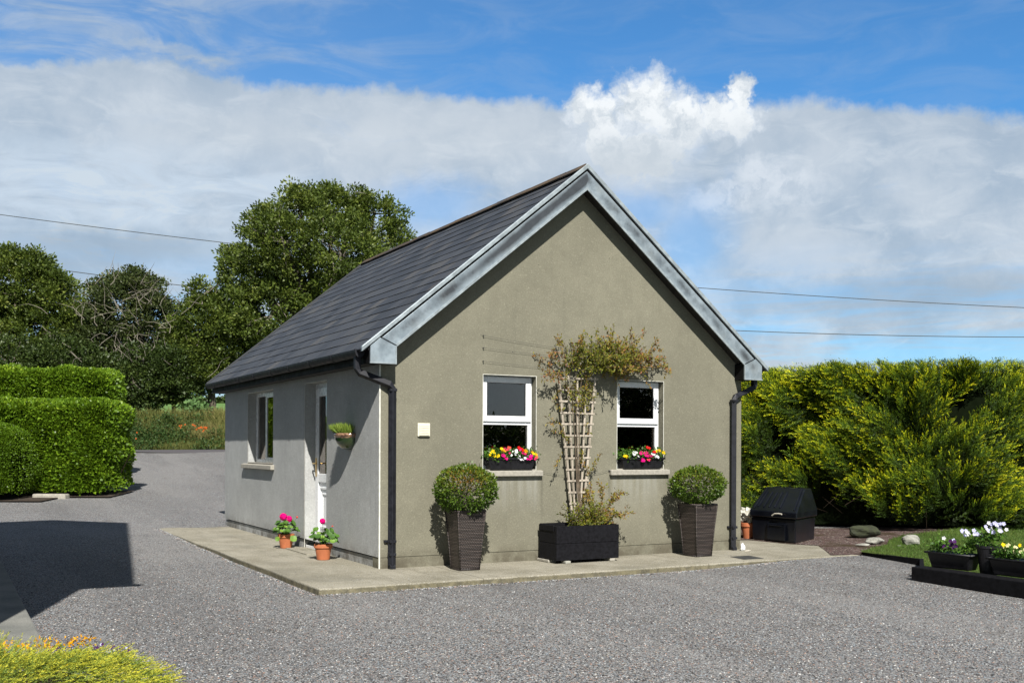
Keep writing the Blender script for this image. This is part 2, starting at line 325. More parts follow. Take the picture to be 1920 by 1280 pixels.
def leaves(P,D,size,aspect=.5,fold=.12,nrm=None):
    """leaf-shaped quads growing from P along D (n,3); nrm: preferred face normal"""
    n=len(P); D=unit(D); h=rdir(n) if nrm is None else nrm+rdir(n)*.7
    w=unit(np.cross(D,h)); u=np.cross(w,D); s=(np.asarray(size)*np.ones(n))[:,None]
    a=P; b=P+D*s*.5+w*s*aspect*.5+u*s*fold; c=P+D*s; d=P+D*s*.5-w*s*aspect*.5+u*s*fold
    return np.stack([a,b,c,d],1)

def terr(x,y):
    x=np.asarray(x,float);y=np.asarray(y,float)
    d=(x-CX)*FW[0]+(y-CY)*FW[1]
    z=-.062+.062*np.clip((y-2)/4.8,0,1)*np.clip((2-x)/2,0,1)+.057*np.clip((x-3.6)/1.3,0,1)*np.clip((y+4)/3,0,1)
    r=np.interp(d,[0,17,20,23,27,32,38,41.2,41.6,43.2,44.5,60,200,230,300,900],[0,0,.12,.25,.5,.85,1.14,1.2,1.25,2.55,2.75,3.0,9.6,10.4,10.4,6])
    lat=(x-CX)*RT[0]+(y-CY)*RT[1]
    r=np.where(d<41,r*np.clip(1-(lat-4)/6,0,1)+0*r,r)
    return z+r
def gridsheet(name,us,vs,mat,fn=None,dz=0,keep=None,kind='structure',cam=True):
    U,V=np.meshgrid(us,vs,indexing='ij')
    if cam: X=CX+FW[0]*U+RT[0]*V; Y=CY+FW[1]*U+RT[1]*V
    else: X,Y=U,V
    Z=terr(X,Y)+dz if fn is None else fn(X,Y)
    vv=np.stack([X,Y,Z],-1).reshape(-1,3); nu,nv=U.shape; fs=[]
    for i in range(nu-1):
        for j in range(nv-1):
            if keep and not keep((X[i,j]+X[i+1,j+1])/2,(Y[i,j]+Y[i+1,j+1])/2): continue
            fs.append((i*nv+j,(i+1)*nv+j,(i+1)*nv+j+1,i*nv+j+1))
    me=bpy.data.meshes.new(name); me.from_pydata(vv.tolist(),[],fs); me.update()
    nz=sum(p.normal.z for p in me.polygons)
    if nz<0: me.flip_normals()
    me.polygons.foreach_set('use_smooth',[True]*len(me.polygons))
    o=link(me,name,mat); o['kind']=kind; return o
# ------------------------------------------------------------------ ground
us=np.concatenate([np.arange(-14,46,1.0),[41.2,41.6,43.2,48,54,60,75,90,110,130,150,170,185,200,215,230,260,300,400,600,900]]); us=np.unique(np.round(us,3))
gridsheet('ground',us,np.concatenate([[-500,-250,-120,-70,-40,-25,-18],np.arange(-14,14.1,1),[18,25,40,70,120,250,500]]),'grass_ground',dz=-.07)
gridsheet('far_field',[43.6,44.5,50,60,90,130,170,200,215,230,300,400,600,900],[-500,-250,-120,-60,-30,-15,0,15,30,60,120,250,500],'field_grass',dz=.02)
gs=np.unique(np.round(np.concatenate([np.arange(-14,39,1.0),[38.2]]),3)); gs=gs[gs<=38.2]
gridsheet('gravel_driveway',gs,np.arange(-16,8.1,1.0),'gravel')
gridsheet('road',[38.0,41.2],np.arange(-60,61,4.0),'asphalt',dz=.012)
m=MB()
# paving slab around the outbuilding, with slightly wandering edges
out=[(-1.09,6.87),(-1.085,5.2),(-1.10,4.0),(-1.075,3.0),(-1.09,1.8),(-1.07,.4),(-1.085,-.6),(-1.075,-1.245),(-.9,-1.26),(0,-1.25),(1.2,-1.235),(2.4,-1.22),(3.6,-1.19),(4.795,-1.165),(5.9,-1.22),(6.6,-.6),(7.3,.5),(7.4,1.9),(5.3,3.5),(5.3,6.9),(0,7.5)]
m.prism(out,lambda u,v,w:(u,v,w),-.2,.0)
o=m.build('paving',"slab_concrete",base=(2,3,0),bevel=.012); o['kind']='structure'
m=MB(); m.box(-3.95,-3.56,-6.5,9,-.15,.035); m.box(-5.2,-3.954,-6.5,9,-.15,.03); o=m.build('concrete_path','path_concrete',base=(-4,0,0),bevel=.01); o['kind']='structure'
# lawn and bed to the right
lawn=[(4.83,-9),(4.83,-3.3),(4.87,-3.05),(5.78,-2.27),(5.92,-1.2),(6.35,-.95),(7.0,-.65),(7.6,-.15),(8.4,.3),(9.3,.55),(11,1.1),(13,1.4),(20,1.5),(20,-9)]
def hl(x,y): return .02+.02*min(1,max(0,(x-5)/2))+.15*min(1,max(0,(x-9)/3))
m=MB(); m.sheet([(x,y,.035) for x,y in lawn]); o=m.build('lawn_ground','grass_ground',base=(9,-3,0)); o['kind']='structure'
bed=[(5.5,-1.12),(5.95,-1.25),(6.4,-.99),(7.05,-.7),(7.65,-.2),(8.45,.25),(9.35,.5),(11,1.05),(13,1.35),(14,4),(9,6),(6,5),(5.2,3.2),(5.2,1.2),(6.05,1.0),(6.12,.25),(6.3,-.1),(6.0,-.5)]
random.seed(3)
m=MB(); m.sheet([(x,y,.006) for x,y in bed]); o=m.build('soil_bed','red_gravel',base=(8,1,0)); o['kind']='structure'
# soil strip under the left hedges
gridsheet('hedge_bed',np.arange(21.2,30,.5),np.arange(-14,-8.0,.5),'soil',dz=.03,keep=lambda x,y: ((x-CX)*RT[0]+(y-CY)*RT[1])<-8.6-.9*(((x-CX)*FW[0]+(y-CY)*FW[1])>23.6)-1.4*(((x-CX)*FW[0]+(y-CY)*FW[1])>24.6)-.8*(((x-CX)*FW[0]+(y-CY)*FW[1])<22.2))

# loose stones: real pebbles on the driveway where it is seen close, and spilt along the slab edge
def pebbles(name,P,r,tone,mat,label):
    n=len(P); a=rng.uniform(0,6.28,n); rx=r*rng.uniform(.8,1.3,n); ry=r*rng.uniform(.6,1.,n); rz=r*rng.uniform(.45,.8,n)
    oct_=np.array([(1,0,0),(0,1,0),(-1,0,0),(0,-1,0),(0,0,1),(.0,0,-1)],float); V=oct_[None]*np.stack([rx,ry,rz],1)[:,None,:]; V=V+rng.normal(size=V.shape)*r[:,None,None]*.16
    c,s_=np.cos(a)[:,None],np.sin(a)[:,None]; X=V[...,0]*c-V[...,1]*s_; Y=V[...,0]*s_+V[...,1]*c; V=np.stack([X,Y,V[...,2]],-1)+P[:,None,:]
    Q=[]
    for i in range(4): Q.append(np.stack([V[:,i],V[:,(i+1)%4],V[:,4],V[:,4]*.999+V[:,i]*.001],1))
    Q=np.concatenate(Q,0); o=quads(name,Q,np.tile(tone,4),mat); tag(o,label,'stones',kind='stuff'); return o
t=nt('pebble'); tn_=t.node('ShaderNodeAttribute',attribute_name='tone').outputs['Fac']
t.bsdf(t.ramp(tn_,[(0,(.035,.035,.037)),(.14,(.09,.09,.094)),(.3,(.17,.17,.175)),(.48,(.25,.247,.245)),(.58,(.22,.18,.165)),(.64,(.27,.18,.145)),(.70,(.20,.235,.265)),(.80,(.28,.26,.225)),(.86,(.35,.36,.365)),(.95,(.42,.42,.41)),(.992,(.55,.55,.54))],'CONSTANT'),.85,spec=.3)
n=64000; dd=4.9+8.5*rng.beta(1,1.9,n); lt_=rng.uniform(-.52,.52,n)*dd; P=cl(dd,lt_) if 'cl' in globals() else np.stack([CX+FW[0]*dd+RT[0]*lt_,CY+FW[1]*dd+RT[1]*lt_,0*dd],-1)
ok=(P[:,0]>-3.54)&~((P[:,0]>-1.13)&(P[:,1]>-1.29))&~((P[:,0]>4.55)&(P[:,1]<-1.2)); P=P[ok]; P[:,2]=terr(P[:,0],P[:,1])+.002
pebbles('loose_gravel',P,rng.uniform(.0030,.0080,len(P)),rng.random(len(P)),'pebble','loose grey, white and reddish stones lying over the near gravel')
e=rng.random(2600)*5.9-1.09; P=np.stack([e,-1.25-np.abs(rng.normal(size=2600))*.045+.012*(e>3),0*e],1); e2=rng.random(2200)*8.1-1.25; P2_=np.stack([-1.10-np.abs(rng.normal(size=2200))*.045,e2,0*e2],1)
P=np.concatenate([P,P2_]); P[:,2]=terr(P[:,0],P[:,1])+.004; P=P[(np.sin(P[:,0]*5)+np.sin(P[:,1]*4.3)+rng.normal(size=len(P))*.6)>-.2]
pebbles('edge_gravel',P,rng.uniform(.004,.011,len(P)),rng.random(len(P)),'pebble','stones heaped along the foot of the paving edge')
n=420; P=np.stack([rng.uniform(-1.0,5.5,n),rng.uniform(-1.2,-.05,n)**1,np.full(n,.003)],1); P[:200,0]=rng.uniform(-1.05,-.05,200); P[:200,1]=rng.uniform(-1.1,6.5,200)
P[:,1]=np.where(rng.random(n)<.5,P[:,1],P[:,1]); pebbles('stray_gravel',P,rng.uniform(.002,.006,n),rng.random(n),'pebble','stray stones scattered on the concrete paving')

# ------------------------------------------------------------------ the outbuilding
B=empty('outbuilding',(W/2,L/2,0),'single storey outbuilding with sand grey rendered gable, dark slate roof and black gutters','outbuilding')
RZ=4.63; SL=.815; roofz=lambda x: RZ-SL*abs(x-W/2)
T=.30
def wall(axis,u0,u1,z0,z1,holes,outer,inner,gable=False):
    m=MB(); us=sorted({u0,u1,*[h[0] for h in holes],*[h[1] for h in holes]}); zs=sorted({z0,z1,*[h[2] for h in holes],*[h[3] for h in holes]})
    P=(lambda u,z,w:(u,w,z)) if axis=='y' else (lambda u,z,w:(w,u,z))
    inh=lambda u,z:any(h[0]<u<h[1] and h[2]<z<h[3] for h in holes)
    for i in range(len(us)-1):
        for j in range(len(zs)-1):
            if inh((us[i]+us[i+1])/2,(zs[j]+zs[j+1])/2): continue
            q=[(us[i],zs[j]),(us[i+1],zs[j]),(us[i+1],zs[j+1]),(us[i],zs[j+1])]
            m.cur=0; m.sheet([P(*p,outer) for p in q]); m.cur=1; m.sheet([P(*p,inner) for p in q])
    m.cur=0
    for a,b,c,d in holes:
        for p,q in (((a,c),(a,d)),((b,c),(b,d)),((a,d),(b,d)),((a,c),(b,c))): m.sheet([P(*p,outer),P(*q,outer),P(*q,inner),P(*p,inner)])
    if gable:
        top=[(u0,z1),(u1,z1),(u1,roofz(u1)-.06),(W/2,RZ-.06),(u0,roofz(u0)-.06)]
        m.sheet([P(*p,outer) for p in top]); m.cur=1; m.sheet([P(*p,inner) for p in top])
    return m
ZP=.122; ZE=2.34
F1=(1.252,1.942,1.05,2.14); F2=(3.082,3.775,1.05,2.14)
wall('y',0,W,ZP,ZE,[F1,F2],0,T,True).build('front_wall',['front_render','interior_wall'],B)
SW=(4.13,5.52,1.065,2.13); DR=(1.764,2.646,.0,2.13)
DRU=(DR[0],DR[1],ZP-.001,DR[3])
# side wall: the door hole runs to the floor
w_=wall('x',0,L,ZP,ZE-.05,[(SW[0],SW[1],SW[2],SW[3]),(DR[0],DR[1],ZP,DR[3])],0,T)
w_.build('side_wall',['side_render','interior_wall'],B)
wall('x',0,L,ZP,ZE-.05,[],W,W-T).build('side_wall',['front_render','interior_wall'],B)
wall('y',0,W,ZP,ZE,[],L,L-T,True).build('rear_wall',['side_render','interior_wall'],B)
m=MB(); m.box(.006,W-.006,.006,.2,-.1,ZP-.004); m.build('plinth','front_render',B)
m=MB(); m.box(.016,.2,.21,DR[0],-.1,ZP-.016); m.box(.016,.2,DR[1],L-.02,-.1,ZP-.016); m.build('plinth','side_render',B)
m=MB(); m.box(W-.2,W-.008,.21,L-.02,-.1,ZP-.01); m.box(.21,W-.21,L-.2,L-.012,-.1,ZP-.01); m.build('plinth','front_render',B)
m=MB(); m.box(.3,W-.3,.3,L-.3,.0,.03); m.box(.3,W-.3,.3,L-.3,2.42,2.45); m.build('interior','interior_dark',B)
m=MB(); m.box(2.35,2.42,.3,L-.3,.03,2.42); m.build('partition_wall','interior_wall',B)
# corner and reveal beads
m=MB(); m.box(-.003,.011,-.003,.004,.0,2.2); m.box(-.003,.004,.004,.010,.0,2.2); m.build('corner_bead','bead_white',B)
for a,b,c,d in (F1,F2):
    m=MB(); e=.006
    m.box(a-e,a,-.002,.004,c,d+e); m.box(b,b+e,-.002,.004,c,d+e); m.box(a,b,-.002,.004,d,d+e); m.build('reveal_bead','bead_white',B)
for (a,b,c,d) in (DR,SW):
    m=MB(); m.box(-.002,.004,b,b+.006,c,d+.006); m.box(-.002,.004,a,b,d,d+.006); m.build('reveal_bead','bead_white',B)

def rails(m,P,a,b,c,d,w,wt,wb,y0,y1):  # rectangular ring
    def bx(u0,u1,z0,z1):
        p=P(u0,y0,z0);q=P(u1,y1,z1); m.box(min(p[0],q[0]),max(p[0],q[0]),min(p[1],q[1]),max(p[1],q[1]),z0,z1)
    bx(a,a+w,c,d); bx(b-w,b,c,d); bx(a+w,b-w,d-wt,d); bx(a+w,b-w,c,c+wb)
def front_window(F,lab):
    a,b,c,d=F; P=lambda u,y,z:(u,y,z); yo=.10
    m=MB(); rails(m,P,a,b,c,d,.052,.05,.06,yo,yo+.07)
    zt=1.60; m.box(a+.052,b-.052,yo,yo+.07,zt-.025,zt+.025)
    fr=m.build('window_frame','upvc_white',B,bevel=.004); fr['label']=lab
    m=MB(); rails(m,P,a+.018,b-.018,zt+.012,d-.014,.072,.066,.066,yo-.022,yo-.0005)
    m.build('top_sash','upvc_white',fr,bevel=.005)
    m=MB(); rails(m,P,a+.088,b-.088,zt+.076,d-.078,.008,.008,.008,yo-.012,yo-.006); m.build('gasket','gasket',fr)
    m=MB(); m.box(a+.086,b-.086,yo-.010,yo-.004,zt+.07,d-.075); m.build('pane','glass',fr)
    m=MB(); m.box(a+.045,b-.045,yo+.02,yo+.026,c+.05,zt-.02); m.build('pane','glass',fr)
    m=MB(); m.box(a,b,.0,yo+.0,c-.01,c+.012); m.build('window_board','sill_concrete',fr)
    return fr
front_window(F1,'white casement window nearer the corner downpipe'); front_window(F2,'white casement window nearer the right corner')
def sill(x0,x1):
    m=MB(); m.prism([(-.055,.985),(-.055,1.045),(-.0,1.052),(.0,.985)],lambda u,v,w:(w,u,v),x0,x1)
    m.build('window_sill','sill_concrete',B,bevel=.005)
sill(1.17,2.013); sill(2.966,3.842)
m=MB(); m.box(F2[0]-.05,F2[1]+.05,.33,.336,F2[2]-.02,F2[3]+.05); m.build('added_pane_backing','added_backing_grey',B)  # grey panel added behind the right panes so they read grey
m=MB(); m.prism([(-.055,.985),(-.055,1.045),(.0,1.058),(.0,.985)],lambda u,v,w:(u,w,v),4.06,5.74); m.build('window_sill','sill_concrete',B,bevel=.005)
# side window: two lights
a,b,c,d=SW; xo=.125; m=MB()
P=lambda u,y,z:(y,u,z)
rails(m,P,a,b,c,d,.055,.06,.06,xo,xo+.07); mid=4.93; m.box(xo,xo+.07,mid-.035,mid+.035,c+.06,d-.06)
fr=m.build('window_frame','upvc_white',B,bevel=.004); fr['label']='two light white window in the side wall'
m=MB(); rails(m,P,a+.02,mid-.015,c+.02,d-.02,.07,.07,.07,xo-.02,xo-.0005); m.build('side_sash','upvc_white',fr,bevel=.005)
m=MB(); m.box(xo-.01,xo-.004,a+.085,mid-.08,c+.085,d-.085); m.build('pane','glass',fr)
m=MB(); m.box(xo+.02,xo+.026,mid+.03,b-.05,c+.055,d-.055); m.build('pane','glass',fr)
m=MB(); m.box(.0,xo,a,b,c-.012,c+.012); m.build('window_board','sill_concrete',fr)
# door
a,b,c,d=DR; xo=.145; m=MB()
m.box(xo,xo+.07,a,a+.06,0,d-.0); m.box(xo,xo+.07,b-.06,b,0,d); m.box(xo,xo+.07,a+.06,b-.06,d-.065,d)
m.box(.02,xo-.001,a,b,-.02,.045)
fr=m.build('door_frame','upvc_white',B,bevel=.004)
a2,b2=a+.055,b-.055; z0,z1=.06,d-.06; ga,gb=a2+.10,b2-.115; m=MB(); x0,x1=xo-.02,xo+.03
m.box(x0,x1,a2,ga,z0,z1); m.box(x0,x1,gb,b2,z0,z1); m.box(x0,x1,ga,gb,z1-.11,z1); m.box(x0,x1,ga,gb,.86,.97); m.box(x0,x1,ga,gb,z0,.20)
m.box(x0+.02,x1-.001,ga,gb,.20,.86); dl=m.build('door','upvc_white',B,bevel=.005)
m=MB(); rails(m,P,ga+.05,gb-.05,.27,.80,.03,.03,.03,x0+.006,x0+.021); rails(m,P,ga+.13,gb-.13,.35,.72,.02,.02,.02,x0+.01,x0+.0215); m.build('door_panel','upvc_white',dl,bevel=.004)
m=MB(); m.box(x0+.015,x0+.021,ga-.005,gb+.005,.965,z1-.105); m.build('door_glass','glass',dl)
m=MB(); hy=b2-.045; m.box(x0-.008,x0-.0005,hy-.02,hy+.02,.93,1.17); m.tube([(x0-.008,hy,1.10),(x0-.05,hy,1.10),(x0-.055,hy-.02,1.10),(x0-.055,hy-.12,1.10)],.010,8); m.build('door_handle','brass',dl,bevel=.002)
m=MB(); m.box(-.25,.02,a-.0,b+.0,-.01,.012); m.build('door_step','slab_concrete',B)
# meter vent on the gable
m=MB(); m.box(.442,.588,-.022,.0,1.43,1.577); vt=m.build('wall_vent','cream_plastic',B,bevel=.006)
m=MB(); m.box(.455,.575,-.034,-.0225,1.44,1.565)
for k in range(6): m.box(.462,.568,-.038,-.0345,1.452+k*.018,1.462+k*.018)
m.build('vent_cover','cream_plastic',vt,bevel=.002)
# training wires on the gable
for p,q,s in (((1.246,2.578),(3.55,2.43),.03),((1.246,2.44),(3.5,2.39),.03),((1.246,2.288),(3.6,2.22),.02),((2.015,1.03),(2.96,1.04),.05)):
    m=MB(); N=12; m.tube([(p[0]+(q[0]-p[0])*k/N,-.02,p[1]+(q[1]-p[1])*k/N-4*s*(k/N)*(1-k/N)) for k in range(N+1)],.0013,5)
    for x,z in (p,q): m.tube([(x,.01,z),(x,-.028,z)],.006,6)
    m.build('training_wire','cable_black',B)

# roof: slates laid in courses, each one its own face set in the roof mesh
Y0,Y1=-.185,7.16; ca=1/math.sqrt(1+SL*SL); sa=SL*ca; LEN=(W/2+.27)/ca
def roof_half(sgn,lab):
    m=MB(); n=16; g=LEN/n
    def pt(s,y,h): # s down the slope from the ridge, h above the deck
        x=W/2+sgn*(s*ca+h*sa); return (x,y,RZ-.02-s*sa+h*ca)
    m.add([pt(0,Y0+.01,-.03),pt(LEN,Y0+.01,-.03),pt(LEN,Y1,-.03),pt(0,Y1,-.03),pt(0,Y0+.01,-.006),pt(LEN,Y0+.01,-.006),pt(LEN,Y1,-.006),pt(0,Y1,-.006)],[(0,3,2,1),(4,5,6,7),(0,1,5,4),(1,2,6,5),(2,3,7,6),(3,0,4,7)])
    wdt=.305; R=random.Random(5)
    for i in range(n):
        s0=g*i; s1=g*(i+1)+.012; y=Y0-.01-(wdt/2 if i%2 else 0)
        while y<Y1:
            a_=max(y+.0025,Y0); b_=min(y+wdt-.0025,Y1); y+=wdt
            if b_-a_<.02: continue
            j=R.uniform(-.0015,.0015); hb=.0085+j; ht=.001; k=R.uniform(-.002,.002)
            m.add([pt(s0,a_,ht),pt(s1+k,a_,hb),pt(s1+k,b_,hb+R.uniform(-.001,.001)),pt(s0,b_,ht),pt(s1+k,a_,hb-.006),pt(s1+k,b_,hb-.006)],[(0,1,2,3),(1,4,5,2),(0,4,1),(3,2,5)])
    o=m.build('roof_slope','slate',B); o['label']=lab; return o
roof_half(-1,'dark slate roof slope over the door side'); rr=roof_half(1,'dark slate roof slope facing away')
k=0; y=Y0+.0
m=MB()
while y<Y1-.05:
    y2=min(y+.45,Y1+.01); dz=random.uniform(-.004,.004)
    for s in (-1,1):
        f=lambda u,h:(W/2+s*(u*ca+h*sa),RZ+.004-u*sa+h*ca+dz)
        (x0,z0),(x1,z1),(x2,z2),(x3,z3)=f(0,.02),f(.115,.02),f(.115,.004),f(0,.004)
        m.hexa([(x3,y,z3),(x2,y,z2),(x2,y2+.004,z2),(x3,y2+.004,z3)],[(x0,y,z0+.004),(x1,y,z1),(x1,y2-.006,z1),(x0,y2-.006,z0+.004)])
    y=y2
m.build('ridge_tiles','ridge_moss',B)
# gable verge: bargeboard, box end, trims
def verge(s,yf,yb,yw,lab):
    X=lambda x: x if s<0 else W-x
    Pm=lambda u,v,w:(X(u),w,v)
    lo=lambda x:4.361-.8175*(W/2-x); hi=lambda x:roofz(x)-.070
    # box line from (-.064,2.48) to (.114,2.398)
    m=MB(); m.prism([(.114,2.398),(W/2,lo(W/2)),(W/2,hi(W/2)),(-.064,hi(-.064)-.0)],Pm,yf,yf+(.018 if yf<yw else -.018)); bb=m.build('bargeboard','barge_metal',B,bevel=.002); bb['label']=lab
    e=-1 if yf<yw else 1
    m=MB(); m.prism([(.122,2.386),(W/2,lo(W/2)-.020),(W/2,lo(W/2)+.012),(.105,2.406)],Pm,yf+e*.008,yf-e*.006); m.build('lower_trim','trim_metal',bb)
    m=MB(); m.prism([(-.276,roofz(-.276)-.040),(W/2,RZ-.040),(W/2,RZ+.018),(-.276,roofz(-.276)+.014)],Pm,yf+e*.018,yf-e*.025); m.build('verge_trim','trim_metal' if e<0 else 'slate',bb,bevel=.004)
    m=MB(); m.prism([(-.20,hi(-.20)-.02),(W/2,hi(W/2)-.02),(W/2,RZ-.035),(-.20,roofz(-.20)-.035)],Pm,yf-e*.006,yw-e*.0); m.build('verge_undercloak','fascia_black',bb)
    m=MB(); m.prism([(.10,2.42),(W/2,lo(W/2)+.03),(W/2,lo(W/2)+.055),(.10,2.445)],Pm,yf-e*.02,yw); m.build('verge_soffit','soffit_dark',bb)
    # pentagonal box end
    m=MB(); m.bar(Pm(-.066,2.478,yf+e*.009),Pm(.116,2.396,yf+e*.009),.006,.006); m.build('joint_line','fascia_black',bb)
    m=MB(); m.prism([(-.178,2.206),(.110,2.206),(.110,2.396),(-.064,2.474),(-.178,2.384)],Pm,yf+e*.004,yf-e*.02); m.build('box_end','barge_metal',bb,bevel=.002)
    m=MB(); m.box(*sorted((X(-.184),X(.117))),*sorted((yf+e*.010,yf-e*.004)),2.196,2.211); m.box(*sorted((X(.102),X(.117))),*sorted((yf+e*.010,yf-e*.004)),2.211,2.396); m.build('box_trim','trim_metal',bb)
    m=MB(); m.prism([(-.182,2.2),(.114,2.2),(.114,2.40),(-.064,2.478),(-.182,2.388)],Pm,yf-e*.021,yw-e*.001); m.build('box_side','fascia_black',bb)
verge(-1,-.19,-.172,0,'left bargeboard, sooty along its upper length'); verge(1,-.19,-.172,0,'right bargeboard with broken dark streaks')
verge(-1,7.165,7.147,L,'left rear bargeboard'); verge(1,7.165,7.147,L,'right rear bargeboard')
for s in (-1,1):
    X=lambda x: x if s<0 else W-x
    m=MB(); m.box(*sorted((X(-.183),X(-.165))),.002,L,2.2,2.395); fb=m.build('fascia_board','fascia_black',B)
    m=MB(); m.box(*sorted((X(-.164),X(-.001))),.002,L,2.203,2.215); m.build('eaves_soffit','soffit_dark',B)
    # gutter: open trough, ogee-like profile
    cx,cz=-.243,2.345; pr=[(cx+.056*math.cos(math.pi+math.pi*k/12),cz-.078*math.sin(math.pi*k/12)) for k in range(13)]
    inn=[(cx+.050*math.cos(math.pi+math.pi*k/12),cz-.072*math.sin(math.pi*k/12)) for k in range(13)][::-1]
    m=MB(); prf=pr+inn; Pm=lambda u,v,w:(X(u),w,v)
    m.prism(prf,Pm,-.045,7.12); g=m.build('gutter','black_plastic',B); g['label']='black gutter on the door side' if s<0 else 'black gutter on the far side'
    for yy in (-.052,7.112):
        m=MB(); m.prism([(cx-.059,cz+.006)]+[(cx+.059*math.cos(math.pi+math.pi*k/12),cz-.082*math.sin(math.pi*k/12)) for k in range(13)]+[(cx+.059,cz+.006)],Pm,yy,yy+.02); m.build('gutter_stop','black_plastic',g)
    for yy in (.75,1.6,2.45,3.3,4.15,5.0,5.85,6.6):
        m=MB(); wdt=.018 if yy!=3.3 else .05
        p2=[(cx+.061*math.cos(math.pi+math.pi*k/12),cz-.084*math.sin(math.pi*k/12)) for k in range(13)]; p1=[(cx+.056*math.cos(math.pi+math.pi*k/12),cz-.0785*math.sin(math.pi*k/12)) for k in range(13)][::-1]
        m.prism(p2+p1,Pm,yy-wdt,yy+wdt); m.box(*sorted((X(-.186),X(-.20))),yy-wdt,yy+wdt,2.30,2.38); m.build('gutter_bracket','black_plastic',g)
    # downpipe with swan neck round to the gable
    xp=.125 if s<0 else .175; q=.036
    m=MB(); yo=.03
    def sq(p,q_,w=.068,h=.068):
        m.bar(p,q_,w,h,up=(0,1,0) if abs(p[2]-q_[2])>abs(p[0]-q_[0]) else (0,0,1))
    A0=(X(-.243),yo,2.30); A1=(X(-.243),yo,2.13); A2=(X(xp),-.062,1.965); A3=(X(xp),-.062,.035)
    m.tube([A0,(A1[0],A1[1],A1[2]+.02),(X(-.215),yo-.008,2.105),(X(xp-.03),-.058,1.985),(X(xp),-.062,1.94),A3],.045,4)
    dp=m.build('downpipe','black_plastic',B,bevel=.006); dp['label']='black square downpipe at the left corner' if s<0 else 'black square downpipe at the right corner'
    for zz,ww in ((1.93,.040),(.30,.038),(.16,.037)):
        m=MB(); m.box(*sorted((X(xp-ww),X(xp+ww))),-.062-ww,-.062+ww,zz-.018,zz+.012)
        if zz==.30: m.box(*sorted((X(xp-.075),X(xp+.06))),-.03,.0,.285,.31)
        m.build('pipe_collar','black_plastic',dp,bevel=.003)
    m=MB(); m.prism([(-.1,.0),(-.1,.035),(-.028,.09),(-.028,.0)],lambda u,v,w:(w,u,v),*sorted((X(xp-.031),X(xp+.031)))); m.build('pipe_shoe','black_plastic',dp,bevel=.003)

# ------------------------------------------------------------------ dwelling beyond the left edge (throws the big shadow)
H=empty('house',(-7.5,-.3,0),'rendered two storey house whose gable shadow falls across the driveway at the left edge','house')
m=MB(); m.prism([(-4.3,0),(3.9,0),(3.9,4.85),(-.2,8.1),(-4.3,4.85)],lambda u,v,w:(w,u,v),-10.5,-4.45); m.build('wall','house_render',H)
m=MB()
for s,y0,y1 in ((-1,-4.3-.25,-.2),(1,3.9+.25,-.2)):
    z0=4.98-.1; m.hexa([(-10.8,y0,z0),(-4.08,y0,z0),(-4.08,y1,8.22),(-10.8,y1,8.22)],[(-10.8,y0,z0+.12),(-4.08,y0,z0+.12),(-4.08,y1,8.36),(-10.8,y1,8.36)])
m.build('roof','slate',H)
m=MB(); m.tube([(-10.8,-4.62,4.93),(-4.02,-4.62,4.93)],.06,8); m.build('gutter','black_plastic',H)
m=MB(); m.box(-4.46,-4.44,-2.6,-1.5,1.0,2.2); m.build('window','interior_dark',H)
m=MB(); m.box(-4.46,-4.44,.8,2.0,1.0,2.2); m.build('window','interior_dark',H)
# ------------------------------------------------------------------ pots, planters and their plants
def wicker(x,y,b,tp,h,yaw,label):
    t=empty('wicker_planter',(x,y,0),label,'planter','tall wicker planters against the gable')
    R=Matrix.Rotation(yaw,3,'Z')
    c=lambda s,z:[tuple(R@Vector((i*s/2,j*s/2,0))+Vector((x,y,z))) for i,j in((-1,-1),(1,-1),(1,1),(-1,1))]
    m=MB()
    for k in range(6):
        f0,f1=k/6,(k+1)/6; w0=b+(tp-b)*f0**1.15; w1=b+(tp-b)*f1**1.15
        a_,b_=c(w0,h*f0),c(w1,h*f1); n=len(m.v); m.add(a_+b_,[(0,1,5,4),(1,2,6,5),(2,3,7,6),(3,0,4,7)])
    m.add(c(b,0),[(3,2,1,0)]); i1,i2=c(tp-.05,h),c(tp-.06,h-.08); m.add(c(tp,h)+i1,[(0,1,5,4),(1,2,6,5),(2,3,7,6),(3,0,4,7)]); m.add(i1+i2,[(0,1,5,4),(1,2,6,5),(2,3,7,6),(3,0,4,7)])
    m.build('basket','wicker',t)
    m=MB(); 
    for k in range(4):
        p,q=c(tp-.004,h)[k],c(tp-.004,h)[(k+1)%4]; m.tube([p,q],.013,8); p,q=c(b+.004,.012)[k],c(b+.004,.012)[(k+1)%4]; m.tube([p,q],.010,6); m.tube([c(b,.0)[k],c(b+(tp-b)*.45,h*.5)[k],c(tp,h)[k]],.009,6)
    m.build('rim','wicker',t,smooth=True)
    m=MB(); m.sheet(c(tp-.055,h-.05)); m.build('soil','soil',t)
wicker(.812,-.452,.225,.325,.635,0,'tall dark wicker planter under the red-tinged box ball, between downpipe and left window')
wicker(3.985,-.42,.235,.335,.63,.05,'tall dark wicker planter under the greener box ball, between right window and right downpipe')
